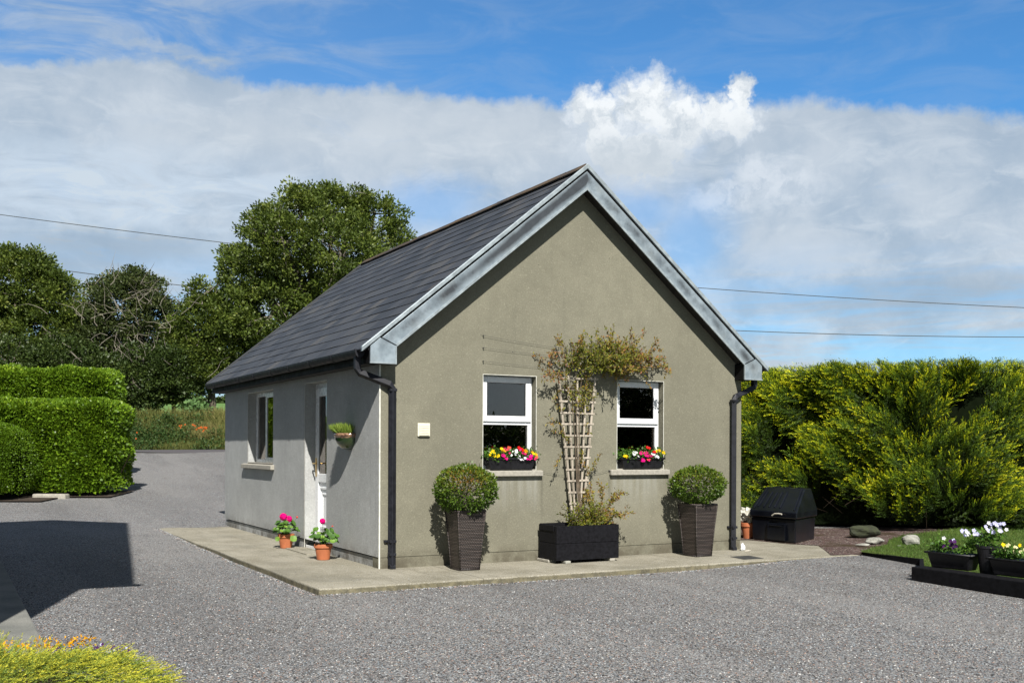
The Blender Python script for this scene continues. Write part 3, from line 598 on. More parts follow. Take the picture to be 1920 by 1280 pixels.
def ball(x,y,z,rx,rz,seed,label,red):
    rg=np.random.default_rng(seed); t=empty('box_topiary',(x,y,.6),label,'topiary ball','clipped box balls in the wicker planters')
    N=5200; d=unit(rg.normal(size=(N,3))); rr=1+.045*np.sin(d[:,0]*9+seed)+.05*np.cos(d[:,1]*11+d[:,2]*8)+rg.normal(size=N)*.045
    rr=rr*np.where(rg.random(N)<.3,rg.uniform(.72,.95,N),1)
    P=np.array([x,y,z])+d*np.array([rx,rx,rz])*rr[:,None]*.93
    D=d+rg.normal(size=(N,3))*.55+[0,0,.35]; tone=.35+.1*rg.normal(size=N)+.15*np.sin(d[:,2]*3)
    patch=np.exp(-((d-unit(np.array([[-.35,-.8,.45]])))**2).sum(1)/.5)
    tone=tone+red*patch*(.38+.35*(rg.random(N)>.45))+(.15 if red<.5 else 0)*rg.random(N)
    quads('foliage',leaves(P,D,rg.uniform(.024,.042,N),.55,.15),tone,'leaf_box',t)
    m=MB(); m.tube([(x,y,.56),(x+.01,y,.62),(x,y,z)],[.022,.02,.03],8); 
    for k in range(14):
        e=unit(rg.normal(size=3)); m.tube([(x,y,z-.08),tuple(np.array([x,y,z])+e*np.array([rx,rx,rz])*.8)],[.010,.003],4)
    m.build('stem','bark',t)
ball(.808,-.452,.862,.335,.262,1,'box ball with a rusty red flush, growing in the wicker planter nearer the left downpipe',1.0)
ball(3.985,-.42,.862,.325,.225,2,'plain green box ball in the wicker planter nearer the right downpipe',.12)

# timber trough with trellis and climber
t=empty('timber_planter',(2.37,-.27,0),'black painted timber planter box standing below the trellis','planter')
x0,x1,y0,y1=1.955,2.80,-.46,-.07
for nm,zz0,zz1 in (('plank',.035,.225),('plank',.229,.425)):
    m=MB(); m.box(x0,x1,y0,y0+.022,zz0,zz1); m.build(nm,'planter_paint',t,bevel=.003)
    m=MB(); m.box(x0,x0+.022,y0+.023,y1,zz0,zz1); m.box(x1-.022,x1,y0+.023,y1,zz0,zz1); m.box(x0+.023,x1-.023,y1-.022,y1,zz0,zz1); m.build(nm,'planter_paint',t,bevel=.003)
m=MB()
for xx in (x0+.024,x1-.064):
    for yy in (y0+.024,y1-.064): m.box(xx,xx+.04,yy,yy+.04,.037,.41)
m.box(x0-.008,x0-.0005,y0+.06,y1+.0,.365,.43); m.box(x0+.01,x1-.01,y1-.02,y1+.01,.4255,.437)
m.build('batten','planter_paint',t,bevel=.002)
m=MB(); m.box(x0+.024,x1-.024,y0+.024,y1-.024,.34,.395); m.build('soil','soil',t)
for bx,by,w_,l_,h_,mt in ((x0-.01,y0+.22,.11,.26,.034,'sill_concrete'),(x0+.10,y0+.015,.07,.10,.033,'stone_grey'),(x1-.12,y0+.05,.07,.1,.034,'sill_concrete'),(x1-.12,y1-.12,.07,.1,.034,'sill_concrete')):
    m=MB(); m.box(bx,bx+w_,by-.05,by-.05+l_,.001,h_); o=m.build('support_block',mt,base=(bx,by,0),bevel=.008)
    tag(o,{0:'flat concrete block under the left end of the timber planter',1:'small rounded stone under the front of the timber planter'}.get(0 if w_>.1 else (1 if mt=='stone_grey' else 2),'small concrete block hidden under the right end of the timber planter'),'block')
    if w_<.1 and mt!='stone_grey': o['group']='hidden blocks under the planter'
t=empty('trellis',(2.42,-.13,.39),'weathered fan shaped wooden trellis rising from the timber planter','trellis')
bot=(2.395,.42); top=(2.185,2.14); botR=(2.52,.42); topR=(2.700,2.14); ty=-.10
for k in range(5):
    f=k/4; xb=bot[0]+(botR[0]-bot[0])*f; xt=top[0]+(topR[0]-top[0])*f; w_=.026 if k in(0,4) else .022
    m=MB(); xo_=random.uniform(-.004,.004); m.hexa([(xb-w_/2,ty-.006,.40),(xb+w_/2,ty-.006,.40),(xb+w_/2,ty+.008,.40),(xb-w_/2,ty+.008,.40)],[(xt-w_/2+xo_,ty-.006,2.16 if k else 2.17),(xt+w_/2+xo_,ty-.006,2.16),(xt+w_/2+xo_,ty+.008,2.16),(xt-w_/2+xo_,ty+.008,2.16)])
    m.build('lath','weathered_lath',t)
for k in range(12):
    z=2.125-k*.1335; f=(2.14-z)/1.72; xa=top[0]+(bot[0]-top[0])*f-.03; xb=topR[0]+(botR[0]-topR[0])*f+.03; tl=random.uniform(-.008,.008)
    m=MB(); m.hexa([(xa,ty-.0145,z-.011),(xb,ty-.0145,z-.011+tl),(xb,ty-.007,z-.011+tl),(xa,ty-.007,z-.011)],[(xa,ty-.0145,z+.011),(xb,ty-.0145,z+.011+tl),(xb,ty-.007,z+.011+tl),(xa,ty-.007,z+.011)])
    m.build('rung','weathered_lath',t)
# climber: wandering stems, then leaflets along them
t=empty('climbing_shrub',(2.45,-.2,.39),'straggly climbing shrub with green to rust red leaves spreading above the trellis','climber')
def stems(name,lines,mat,parent,r0=.006,r1=.0015,n=5):
    m=MB()
    for Lp in lines: k=len(Lp); m.tube(Lp,[r0+(r1-r0)*i/(k-1) for i in range(k)],n)
    return m.build(name,mat,parent)
R=random.Random(21)
def wander(p,d,n,step,jit,grav=0):
    p=Vector(p); d=Vector(d).normalized(); L_=[tuple(p)]
    for i in range(n):
        d=(d+Vector((R.gauss(0,jit),R.gauss(0,jit*.5),R.gauss(0,jit)-grav))).normalized(); p=p+d*step; p.y=min(max(p.y,-.42),-.035); L_.append(tuple(p))
    return L_
main=[];fine=[];LP=[];LT=[];LD=[]
for k in range(3): main.append([(2.45+.02*k,-.2,.39),(2.42+.015*k,-.14,.9),(2.40+.03*k,-.13,1.4),(2.36+.05*k,-.12,1.9),(2.32+.09*k,-.13,2.2)])
def leafrow(Lp,dens,tone,spread=.03):
    Lp=np.array(Lp)
    for i in range(len(Lp)-1):
        for q in range(dens):
            f=R.random(); LP.append(Lp[i]*(1-f)+Lp[i+1]*f+np.array([R.gauss(0,spread*.3),R.gauss(0,spread*.3),R.gauss(0,spread*.3)])); LD.append(unit(Lp[i+1]-Lp[i])*.6+np.array([R.gauss(0,.6),R.gauss(0,.5),R.gauss(0,.6)])); LT.append(min(1,max(0,R.gauss(tone,.13))))
def headtone(x,z): return .28+.33*min(1,max(0,(x-2.5)/.8))+ (.25 if x<2.3 else 0)+ (.12 if z>2.45 else 0)
# dense head: px spread 1050..1200
for k in range(165):
    x=R.triangular(2.22,3.35,2.75); z=2.20+R.random()*.28*(1-abs(x-2.75)/1.0)+(.04 if x>2.7 else 0)
    a=(x,R.uniform(-.30,-.06),z); dx=(x-2.55)*1.1+R.gauss(0,.5); Lp=wander(a,(dx,R.gauss(-.1,.3),R.uniform(-.3,1.)),R.randint(3,6),.05,.3)
    fine.append(Lp); leafrow(Lp,R.choice([5,6,8]),headtone(x,z))
for k in range(45):
    x=R.triangular(2.45,3.25,2.85); z=2.17+R.random()*.26
    Lp=wander((x,R.uniform(-.32,-.10),z),((x-2.75)*1.2+R.gauss(0,.5),R.gauss(-.1,.3),R.uniform(-.3,.9)),R.randint(3,5),.05,.3); fine.append(Lp); leafrow(Lp,7,.24+.55*min(1,max(0,(x-2.7)/.5)))
# long shoots outwards
for x,z,dx,dz,n in ((2.3,2.25,-.8,.6,8),(2.3,2.2,-1,.15,8),(2.28,2.3,-.7,.9,6),(2.35,2.3,-.1,1,7),(2.45,2.35,.1,1,5),(2.75,2.4,.5,.7,8),(2.9,2.42,.8,.4,9),(3.05,2.42,1,.25,10),(3.1,2.35,1,.1,9),(3.2,2.38,1,.3,8),(2.95,2.45,.4,.9,6),(3.25,2.3,1,.05,9),(3.2,2.42,1,.2,10),(3.35,2.44,1,-.1,7),(2.9,2.25,.6,-.2,5),(3.3,2.3,.9,-.1,7),(2.2,2.2,-.5,-.1,5)):
    Lp=wander((x,-.14,z),(dx,-.05,dz),n,.055,.22); fine.append(Lp); leafrow(Lp,5,.62 if x>2.7 or x<2.4 else .4)
    for q in range(3):
        i=R.randint(1,len(Lp)-2); L2=wander(Lp[i],(dx+R.gauss(0,.5),-.1,dz+R.gauss(0,.7)),4,.035,.3); fine.append(L2); leafrow(L2,5,.7)
# hanging into the trellis and sparse along it
for k in range(20):
    x=R.uniform(2.22,2.62); z=R.uniform(1.9,2.2); Lp=wander((x,-.14,z),(R.gauss(0,.3),-.1,-1),4,.05,.3); fine.append(Lp); leafrow(Lp,6,.42)
for x,z,n,d_ in ((2.24,1.72,6,5),(2.22,1.55,5,4),(2.27,1.40,7,6),(2.2,1.25,5,5),(2.35,1.38,5,6),(2.6,1.0,9,8),(2.62,.92,9,8),(2.56,.85,8,8),(2.66,1.05,6,6),(2.12,1.6,3,3),(2.3,2.0,5,6),(2.55,1.6,4,4)):
    Lp=wander((x,-.13,z),(R.gauss(0,.5),-.1,R.choice([-1,1])),n,.04,.35); fine.append(Lp); leafrow(Lp,d_,.55)
# bush at the foot
for k in range(85):
    a=(R.uniform(2.38,2.62),R.uniform(-.35,-.15),.40); dx=R.gauss(.25,.75); Lp=wander(a,(dx,R.gauss(-.1,.35),R.uniform(.35,1.)),R.randint(4,8),.045,.22); fine.append(Lp); leafrow(Lp,R.choice([4,5,6]),.22+.3*min(1,max(0,(Lp[-1][0]-2.5)/.4))+.1*R.random())
for dx,dz,n in ((1,.75,12),(1,.55,12),(.9,1.0,9),(.45,1.2,10),(.3,1.4,9)):
    Lp=wander((2.6,-.25,.45),(dx,-.05,dz),n,.045,.18); fine.append(Lp); leafrow(Lp,7,.62)
    for q in range(4):
        i=R.randint(3,len(Lp)-2); L2=wander(Lp[i],(dx+R.gauss(0,.5),-.1,dz+R.gauss(0,.5)),3,.035,.3); fine.append(L2); leafrow(L2,5,.6)
stems('stem',main,'twig',t,.006,.003); stems('twigs',fine,'twig',t,.0032,.0012,4)
LP=np.array(LP); LD=np.array(LD); quads('foliage',leaves(LP,LD,rng.uniform(.022,.050,len(LP)),.40,.1),np.array(LT),'leaf_climber',t)

def flower(c,d,r,mat,parent,n=5,cup=.25,centre=None,name='flower'):
    """one open flower: n petals round a centre, facing d"""
    d=unit(np.array(d,float)); a=unit(np.cross(d,[.3,.2,1.])); b=np.cross(d,a); V=[]; th0=R.random()*6
    for k in range(n):
        th=th0+2*math.pi*k/n; e=a*math.cos(th)+b*math.sin(th); s=-a*math.sin(th)+b*math.cos(th); c=np.array(c,float)
        V.append([c,c+e*r*.6+s*r*.42+d*r*cup*.4,c+e*r+d*r*cup,c+e*r*.6-s*r*.42+d*r*cup*.4])
    V=np.array(V); return V
def flowers(items,parent,name='flower'):
    for c,d,r,mat,n in items:
        V=flower(c,d,r,mat,parent,n); quads(name,V,rng.uniform(.3,1,len(V)),mat,parent)
def foliage_patch(name,parent,cs,rad,N,size,mat,tone=.5,up=.6,aspect=.6,sd=.2):
    cs=np.array(cs); i=rng.integers(0,len(cs),N); P=cs[i]+rng.normal(size=(N,3))*rad; D=rng.normal(size=(N,3))+[0,0,up]
    quads(name,leaves(P,D,rng.uniform(size*.7,size*1.3,N),aspect,.15),tone+rng.normal(size=N)*sd,mat,parent)
def window_box(F,label,plabel,fl,dx=0):
    a,b=F[0]+.035+dx,F[1]-.02+dx*.3; yc=.018; z0=1.062
    t=empty('window_box',((a+b)/2,yc,z0),label,'window box','black troughs on the window sills')
    m=MB(); m.hexa([(a+.05,yc-.055,z0),(b-.05,yc-.055,z0),(b-.05,yc+.055,z0),(a+.05,yc+.055,z0)],[(a,yc-.075,z0+.125),(b,yc-.075,z0+.125),(b,yc+.07,z0+.125),(a,yc+.07,z0+.125)]); m.build('trough','trough_plastic',t,bevel=.006)
    m=MB(); m.box(a-.008,b+.008,yc-.084,yc-.0755,z0+.112,z0+.136); m.box(a-.008,b+.008,yc+.0705,yc+.078,z0+.112,z0+.136); m.box(a-.008,a+.0,yc-.075,yc+.07,z0+.112,z0+.136); m.box(b,b+.008,yc-.075,yc+.07,z0+.112,z0+.136); m.box(a+.03,b-.03,yc-.066,yc-.062,z0+.07,z0+.074); m.build('rim','trough_plastic',t,bevel=.003)
    p=empty('bedding_plants',((a+b)/2,yc,z0+.12),plabel,'flowers','bedding flowers in the sill troughs')
    cs=[(a+(b-a)*(k+.5)/9,yc-.02,z0+.165+.02*math.sin(k*1.9)) for k in range(9)]
    foliage_patch('foliage',p,cs,(.045,.04,.030),900,.034,'leaf_bedding',.5,.5)
    it=[]
    for u,v,mat in fl: it.append(((a+(b-a)*u,yc-.085-R.random()*.02+ (.05 if v>.16 else 0),z0+.10+v),(R.gauss(-.15,.35),-1,R.gauss(.45,.3)),R.uniform(.017,.025),'petal_'+mat,5))
    flowers(it,p)
Y,Wh,Rd,Pk,Co,Mg,Am='yellow','white','red','pink','coral','magenta','amber'
f1=[(.03,.07,Y),(.08,.11,Y),(.10,.085,Y),(.12,.055,Y),(.17,.05,Y),(.19,.06,Y),(.05,.09,Y),(.25,.135,Y),(.27,.12,Am),(.32,.115,Am),(.33,.13,Pk),(.36,.125,Co),(.40,.15,Co),(.43,.15,Co),(.39,.13,Pk),(.42,.09,Pk),(.28,.065,Mg),(.31,.055,Pk),(.33,.03,Mg),(.35,.02,Mg),(.37,.025,Pk),
    (.53,.115,Wh),(.55,.10,Wh),(.51,.10,Wh),(.54,.075,Wh),(.53,.085,Wh),(.56,.12,Wh),(.46,.065,Wh),(.61,.06,Wh),(.62,.04,Wh),(.66,.015,Wh),(.69,.012,Wh),(.74,.03,Wh),(.60,.14,Rd),(.62,.15,Rd),(.68,.135,Rd),(.70,.12,Rd),(.63,.125,Mg),(.70,.09,Pk),(.74,.08,Pk),(.76,.105,Am),(.75,.12,Y),(.88,.10,Am),(.91,.085,Y),(.97,.07,Am),(.84,.045,Mg),(.86,.03,Mg),(.87,.055,Mg),(.83,.02,Pk),(.78,.02,Mg),(.95,.02,Pk),(.97,.04,Co)]
f2=[(.06,.055,Y),(.09,.045,Y),(.11,.05,Am),(.04,.05,Y),(.24,.09,Wh),(.26,.10,Wh),(.28,.085,Wh),(.30,.095,Wh),(.25,.075,Wh),(.37,.05,Wh),(.40,.085,Pk),(.43,.10,Pk),(.42,.08,Mg),(.52,.06,Mg),(.54,.065,Pk),(.56,.055,Mg),(.57,.10,Pk),(.50,.09,Pk),(.58,.155,Rd),(.60,.165,Rd),(.61,.15,Rd),(.70,.10,Rd),(.73,.105,Rd),(.74,.095,Rd),(.80,.12,Y),(.82,.11,Y),(.84,.12,Am),(.78,.11,Y),(.69,.08,Wh),(.71,.075,Wh),(.77,.045,Wh),(.79,.05,Wh),(.81,.04,Wh),(.62,.06,Pk),(.45,.01,Mg),(.47,-.005,Mg),(.44,-.01,Mg),(.49,.005,Pk),(.58,.01,Co),(.60,.0,Pk),(.63,.015,Co),(.66,.05,Pk),(.95,.10,Y),(.97,.09,Y)]
window_box(F1,'black trough on the sill of the window nearer the corner downpipe','dense red, white, pink and yellow flowers in the trough of the left window',f1)
window_box(F2,'black trough on the sill of the window right of the trellis','flowers with one tall red bloom in the trough of the right window',f2)

def terr_pot(x,y,r,h,label,base=0.,group='terracotta pots by the door'):
    t=empty('flower_pot',(x,y,base),label,'flower pot',group)
    m=MB(); m.lathe([(0,0),(r*.66,0),(r*.70,.006),(r*.90,h*.72),(r*.90,h*.74),(r,h*.75),(r*1.03,h*.78),(r*1.03,h*.98),(r,h),(r*.90,h),(r*.86,h*.86),(0,h*.86)],(x,y,base),28); m.build('pot','terracotta',t,smooth=False)
    m=MB(); m.lathe([(0,h*.9),(r*.88,h*.9)],(x,y,base),20); m.build('soil','soil',t)
def round_leaf(c,n,r):   # scalloped round leaf as four quads
    n=unit(n); a=unit(np.cross(n,[.2,.5,1.])); b=np.cross(n,a); V=[]
    k=8; pts=[c+ (a*math.cos(2*math.pi*i/k)+b*math.sin(2*math.pi*i/k))*r*(1 if i%2 else .88)+n*r*.22*(1 if i%2 else .6) for i in range(k)]
    for i in range(0,k,2): V.append([c,pts[i],pts[i+1],pts[(i+2)%k]])
    return V
def geranium(x,y,zb,label,heads,nl,seed,low=None):
    R.seed(seed); t=empty('geranium',(x,y,zb),label,'geranium','geraniums in terracotta pots'); V=[];tone=[]; ln=[]
    for k in range(nl):
        th=R.random()*6.28; el=R.random(); rr=.05+.11*math.sin(el*1.6+.3)*R.uniform(.7,1.15); c=np.array([x+rr*math.cos(th),y+rr*math.sin(th),zb+.015+.17*(1-el*.85)*R.uniform(.6,1.1)])
        nrm=np.array([math.cos(th)*.5+R.gauss(0,.3),math.sin(th)*.5-.25+R.gauss(0,.3),.8]); q=round_leaf(c,nrm,R.uniform(.022,.042)); V+=q; tn=R.random(); tone+=[tn]*len(q); ln.append([(x+R.gauss(0,.01),y,zb-.01),tuple((c+np.array([x,y,zb+.05]))/2),tuple(c)])
    if low: 
        for c,n_,r_ in low: q=round_leaf(np.array(c),np.array(n_),r_); V+=q; tone+=[.85]*len(q)
    quads('foliage',np.array(V),np.array(tone),'leaf_geranium',t)
    for (dx,dy,dz,r,num) in heads:
        c=np.array([x+dx,y+dy,zb+dz]); ln.append([(x,y,zb),(x+dx*.6,y+dy*.6,zb+dz*.6),tuple(c)]); F=[]
        for q in range(num):
            e=unit(np.array([R.gauss(0,1),R.gauss(-.5,1),R.gauss(.3,1)])); F.append(flower(c+e*r*.75,e,r*.55,None,None,5,.1))
        F=np.concatenate(F); quads('flower_head',F,rng.uniform(0,1,len(F)),'petal_magenta' if r>.02 else 'petal_coral',t)
    stems('stem',ln,'leaf_geranium',t,.003,.002,5)
terr_pot(-.235,1.17,.105,.185,'terracotta pot nearest the camera, below the single geranium bloom')
terr_pot(-.215,2.74,.105,.185,'terracotta pot beyond the doorway, half shaded by a drooping leaf')
geranium(-.235,1.17,.175,'geranium with a single magenta flower head beside the door',[(-.02,-.03,.275,.038,26),(.11,.0,.21,.012,6)],60,4)
geranium(-.215,2.74,.175,'geranium with two merged magenta flower heads left of the door',[(-.055,-.06,.235,.052,34),(.02,-.05,.205,.046,28),(.15,.02,.22,.017,8)],62,9,low=[((-.16,2.60,.13),(-.2,-1,.6),.05),((-.35,2.66,.13),(-.6,-.8,.2),.035)])

# wall basket
yc=.925; t=empty('wall_basket',(0,yc,1.28),'half round dark green glazed planter hung on the side wall right of the door','wall planter')
m=MB(); pr=[(.001,0),(.05,.004),(.10,.022),(.145,.065),(.172,.12),(.178,.155),(.186,.16),(.186,.19),(.172,.19),(.17,.165),(.0,.16)]
m.lathe(pr,(-.002,yc,1.28),28,math.pi/2,3*math.pi/2); m.build('bowl','glazed_green',t,smooth=True)
m=MB(); m.prism([(r*s_,z_) for r,z_,s_ in [(p[0],p[1],1) for p in pr[:8]]+[(p[0],p[1],-1) for p in pr[:8][::-1]]],lambda u,v,w:(w,yc+u,1.28+v),-.012,-.001); m.build('back_plate','glazed_green',t)
t=empty('grass_tuft',(-.06,yc,1.46),'bright green feathery grass growing in the wall planter','plant')
N=1500; th=rng.uniform(math.pi/2,3*math.pi/2,N); rr=.15*np.sqrt(rng.random(N)); P=np.stack([-.02+rr*np.cos(th),yc+rr*np.sin(th),np.full(N,1.455)],1); D=np.stack([np.cos(th)*rr*3.2-.15+rng.normal(size=N)*.22,np.sin(th)*rr*3.+.25+rng.normal(size=N)*.25,np.ones(N)],1)
quads('foliage',leaves(P,D,rng.uniform(.07,.16,N),.045,.05),rng.uniform(.2,1,N),'leaf_tuft',t)
# drain cover and litter
m=MB(); m.hexa([(4.20,-1.03,-.01),(4.50,-1.03,-.01),(4.56,-.70,-.01),(4.26,-.70,-.01)],[(4.20,-1.03,.004),(4.50,-1.03,.004),(4.56,-.70,.004),(4.26,-.70,.004)])
tag(m.build('drain_cover','drain_iron',base=(4.38,-.87,0),bevel=.001),'dark square drain cover set in the paving before the right downpipe','drain cover')
def crumple(name,c,r,mat,label,cat,sq=.8,seed=1,n=2):
    bm_=__import__('bmesh').new(); __import__('bmesh').ops.create_icosphere(bm_,subdivisions=n,radius=1); rg=np.random.default_rng(seed)
    rs=r if isinstance(r,tuple) else (r,r,r*sq); zmin=1e9
    for v in bm_.verts:
        k=1+((rg.normal()*.22) if mat!='stone_grey' and mat!='stone_mossy_shaded' else .13*math.sin(v.co.x*2.7+seed)*math.cos(v.co.y*3.1+seed*2)+.10*math.sin(v.co.z*4+v.co.x*3+seed)+rg.normal()*.018); v.co=Vector((v.co.x*rs[0]*k,v.co.y*rs[1]*k,v.co.z*rs[2]*k)); zmin=min(zmin,v.co.z)
    for v in bm_.verts: v.co+=Vector((c[0],c[1],c[2]-zmin))
    me=bpy.data.meshes.new(name); bm_.to_mesh(me); bm_.free(); return tag(link(me,name,mat,base=c),label,cat)
crumple('litter',(4.93,-.16,.002),(.032,.02,.042),'paper_white','crumpled white scrap lying against the foot of the right downpipe','litter',seed=4)
crumple('litter',(4.90,-.30,.002),(.05,.012,.012),'latch_cream','small buff twig shaped scrap on the paving by the right downpipe','litter',seed=5,n=1)

# coal bunker in the corner by the hedge
t=empty('coal_bunker',(6.65,.75,0),'black plastic coal bunker with sloping ribbed lid beside the conifer hedge','bunker')
o0=np.array([6.18,.199]); eu=unit(np.array([6.12-6.18,.95-.199])); 
BW=.83; BD=.95
fu=eu*BW; fv=unit(np.array([7.173-6.18,.76-.199]))*BD   # fu: along the front face, fv: depth
def bp(u,v,z): p=o0+fu*u+fv*v; return (p[0],p[1],z)
m=MB(); m.hexa([bp(.02,.02,0),bp(.98,.02,0),bp(.98,.98,0),bp(.02,.98,0)],[bp(-.0,-.0,.34),bp(1.,.0,.34),bp(1.,1.,.34),bp(.0,1.,.34)]); m.build('body','bunker_plastic',t,bevel=.02)
m=MB(); m.add([bp(-.03,-.03,.345),bp(1.03,-.03,.345),bp(1.03,1.03,.345),bp(-.03,1.03,.345),bp(-.03,-.03,.43),bp(1.03,-.03,.43),bp(1.03,1.03,.43),bp(-.03,1.03,.43),bp(.05,.55,.745),bp(.95,.55,.745),bp(.97,.84,.745),bp(.03,.84,.745)],
 [(0,1,2,3),(0,4,5,1),(1,5,6,2),(2,6,7,3),(3,7,4,0),(4,8,9,5),(5,9,10,6),(6,10,11,7),(7,11,8,4),(8,11,10,9)])
lid=m.build('lid','bunker_plastic',t,bevel=.015)
def lp(u,s,h): # point on the front slope of the lid
    a_=np.array(bp(-.03+1.06*u,-.03,.43)); b_=np.array(bp(.05+.90*u,.55,.745)); p=a_+(b_-a_)*s; return tuple(p+np.array([0,0,h]))
m=MB()
for u in (.07,.93,.62,.74,.86,.5,.38): m.bar(lp(u,.08 if u in(.07,.93) else .15,.006),lp(u,.98 if u in(.07,.93) else .8,.006),.022,.02)
for u in (.25,.5,.75): 
    a_=np.array(bp(u,.55,.745)); b_=np.array(bp(u,.84,.745)); m.bar(tuple(a_),tuple(b_),.03,.025)
m.build('rib','bunker_plastic',lid,bevel=.005)
def fp(u,z,h): p=o0+fu*u-fv*(.0+h); return (p[0],p[1],z)
m=MB(); m.hexa([fp(.22,.03,.03),fp(.62,.03,.03),fp(.62,.03,-.02),fp(.22,.03,-.02)],[fp(.22,.27,.03),fp(.62,.27,.03),fp(.62,.27,-.02),fp(.22,.27,-.02)])
h_=m.build('hatch','bunker_plastic',t,bevel=.008)
m=MB(); m.bar(fp(.27,.1,.04),fp(.27,.22,.04),.02,.02); m.bar(fp(.57,.1,.04),fp(.57,.22,.04),.02,.02); m.bar(fp(.3,.24,.035),fp(.56,.24,.035),.02,.015); m.build('handle','bunker_plastic',h_,bevel=.004)
m=MB()
for u in (.12,.80): m.bar(fp(u,.0,.02),fp(u,.33,.02),.05,.03)
m.build('rib','bunker_plastic',t,bevel=.006)
m=MB(); m.tube([fp(.50,.375,.055),fp(.44,.405,.06),fp(.36,.41,.06),fp(.28,.405,.06)],.010,8); m.build('latch','latch_cream',t)
# spare pot with wrapped compost bag
x,y=6.22,1.20; terr_pot(x,y,.118,.235,'plain terracotta pot wedged between the gable corner and the coal bunker',group=None)
crumple('plastic_bag',(x+.0,y,.20),(.12,.11,.11),'wrap_plastic','crumpled clear plastic bag stuffed in the pot by the bunker','bag',seed=8,n=3)
m=MB(); m.hexa([(6.16,1.16,.27),(6.30,1.12,.26),(6.31,1.15,.26),(6.17,1.19,.27)],[(6.42,1.06,.55),(6.47,1.05,.53),(6.48,1.07,.53),(6.43,1.08,.55)]); tag(m.build('sheet_offcut','wrap_plastic',base=(6.4,1.2,.24),bevel=.002),'pointed pale plastic offcut leaning out of the pot by the bunker','offcut')

# black sleeper edging, troughs and pansies on the right
m=MB(); m.hexa([(4.70,-3.03,-.06),(4.60,-4.70,-.06),(4.80,-4.71,-.06),(4.90,-3.04,-.06)][::-1],[(4.70,-3.03,.095),(4.60,-4.70,.095),(4.80,-4.71,.095),(4.90,-3.04,.095)][::-1])
tag(m.build('timber_sleeper','sleeper_paint',base=(4.75,-3.9,0),bevel=.01),'thick black timber sleeper edging the lawn under the flower troughs','sleeper')
m=MB(); m.hexa([(4.86,-3.0,-.03),(4.90,-3.03,-.03),(5.80,-2.26,-.03),(5.77,-2.23,-.03)],[(4.86,-3.0,.055),(4.90,-3.03,.055),(5.80,-2.26,.055),(5.77,-2.23,.055)])
tag(m.build('lawn_edging','sleeper_paint',base=(5.3,-2.6,0),bevel=.004),'thin black board edging the lawn beyond the sleeper','edging')
m=MB(); m.hexa([(5.77,-2.22,-.03),(5.80,-2.25,-.03),(5.98,-1.2,-.03),(5.94,-1.2,-.03)],[(5.77,-2.22,.05),(5.80,-2.25,.05),(5.98,-1.2,.03),(5.94,-1.2,.03)])
tag(m.build('lawn_edging','sleeper_paint',base=(5.9,-1.7,0),bevel=.004),'thin black board edging the lawn nearest the paving','edging')
def trough(cx,cy,l,ang,z0,h,label):
    t=empty('trough',(cx,cy,z0),label,'flower trough','black troughs by the lawn'); R_=Matrix.Rotation(ang,3,'Z')
    q=lambda u,v,z:tuple(Vector((cx,cy,z0+z))+R_@Vector((u,v,0)))
    a_,b_=l/2-.04,.07; c_,d_=l/2,.10
    m=MB(); m.hexa([q(-a_,-b_,0),q(a_,-b_,0),q(a_,b_,0),q(-a_,b_,0)],[q(-c_,-d_,h),q(c_,-d_,h),q(c_,d_,h),q(-c_,d_,h)]); m.build('body','trough_plastic',t,bevel=.012)
    m=MB(); c_+=.012; d_+=.012; pts=[q(-c_,-d_,h),q(c_,-d_,h),q(c_,d_,h),q(-c_,d_,h)]
    for k in range(4): m.tube([pts[k],pts[(k+1)%4]],.011,6)
    m.build('rim','trough_plastic',t,smooth=True)
    return lambda u,v,z:q(u,v,z)
T1=trough(4.94,-3.36,.50,math.pi/2+.06,.095,.155,'smaller black trough of purple pansies at the near end of the sleeper')
T2=trough(4.93,-4.16,.62,math.pi/2+.06,.095,.16,'longer black trough of cream pansies cut by the right edge of the photo')
t=empty('flower_pot',(5.0,-3.72,.06),'tall black round pot of lilac pansies standing between the two black troughs','flower pot')
m=MB(); m.lathe([(0,0),(.075,0),(.078,.01),(.10,.20),(.112,.27),(.118,.275),(.118,.30),(.10,.30),(.098,.27),(0,.265)],(5.0,-3.72,.06),28); m.build('pot','trough_plastic',t)
def pansies(label,cs,n,fl,seed,group='pansies by the lawn',sz=.034):
    R.seed(seed); p=empty('pansies',tuple(np.mean(cs,0)-[0,0,.03]),label,'pansies',group)
    foliage_patch('foliage',p,cs,(.04,.045,.032),n,sz,'leaf_bedding',.6,.6)
    flowers([((x,y,z),(-.6+R.gauss(0,.3),-1+R.gauss(0,.3),R.gauss(.35,.3)),R.uniform(.018,.026),'petal_'+c,5) for x,y,z,c in fl],p)
def spread(n,x0,x1,y0,y1,z0,z1,cols,seed):
    r=random.Random(seed); return [(r.uniform(x0,x1),r.uniform(y0,y1),r.uniform(z0,z1),r.choice(cols)) for _ in range(n)]
pansies('purple pansies in the smaller trough on the sleeper',[(4.93,-3.16,.31),(4.93,-3.22,.34),(4.93,-3.32,.27),(4.95,-3.48,.27),(4.93,-3.18,.28)],420,[(4.9,-3.27,.40,'white')]+spread(9,4.86,4.93,-3.44,-3.26,.31,.39,['purple','purple','purple','lilac'],2),3)
pansies('tall lilac and white pansies in the black round pot',[(5.0,-3.70,.42),(5.0,-3.62,.43),(5.0,-3.80,.45),(5.02,-3.55,.36),(5.,-3.74,.36),(5.0,-3.5,.33)],560,spread(16,4.90,5.0,-3.66,-3.46,.44,.50,['lilac','lilac','white'],4)+spread(20,4.92,5.0,-3.95,-3.72,.50,.59,['lilac','white','lilac'],5),6)
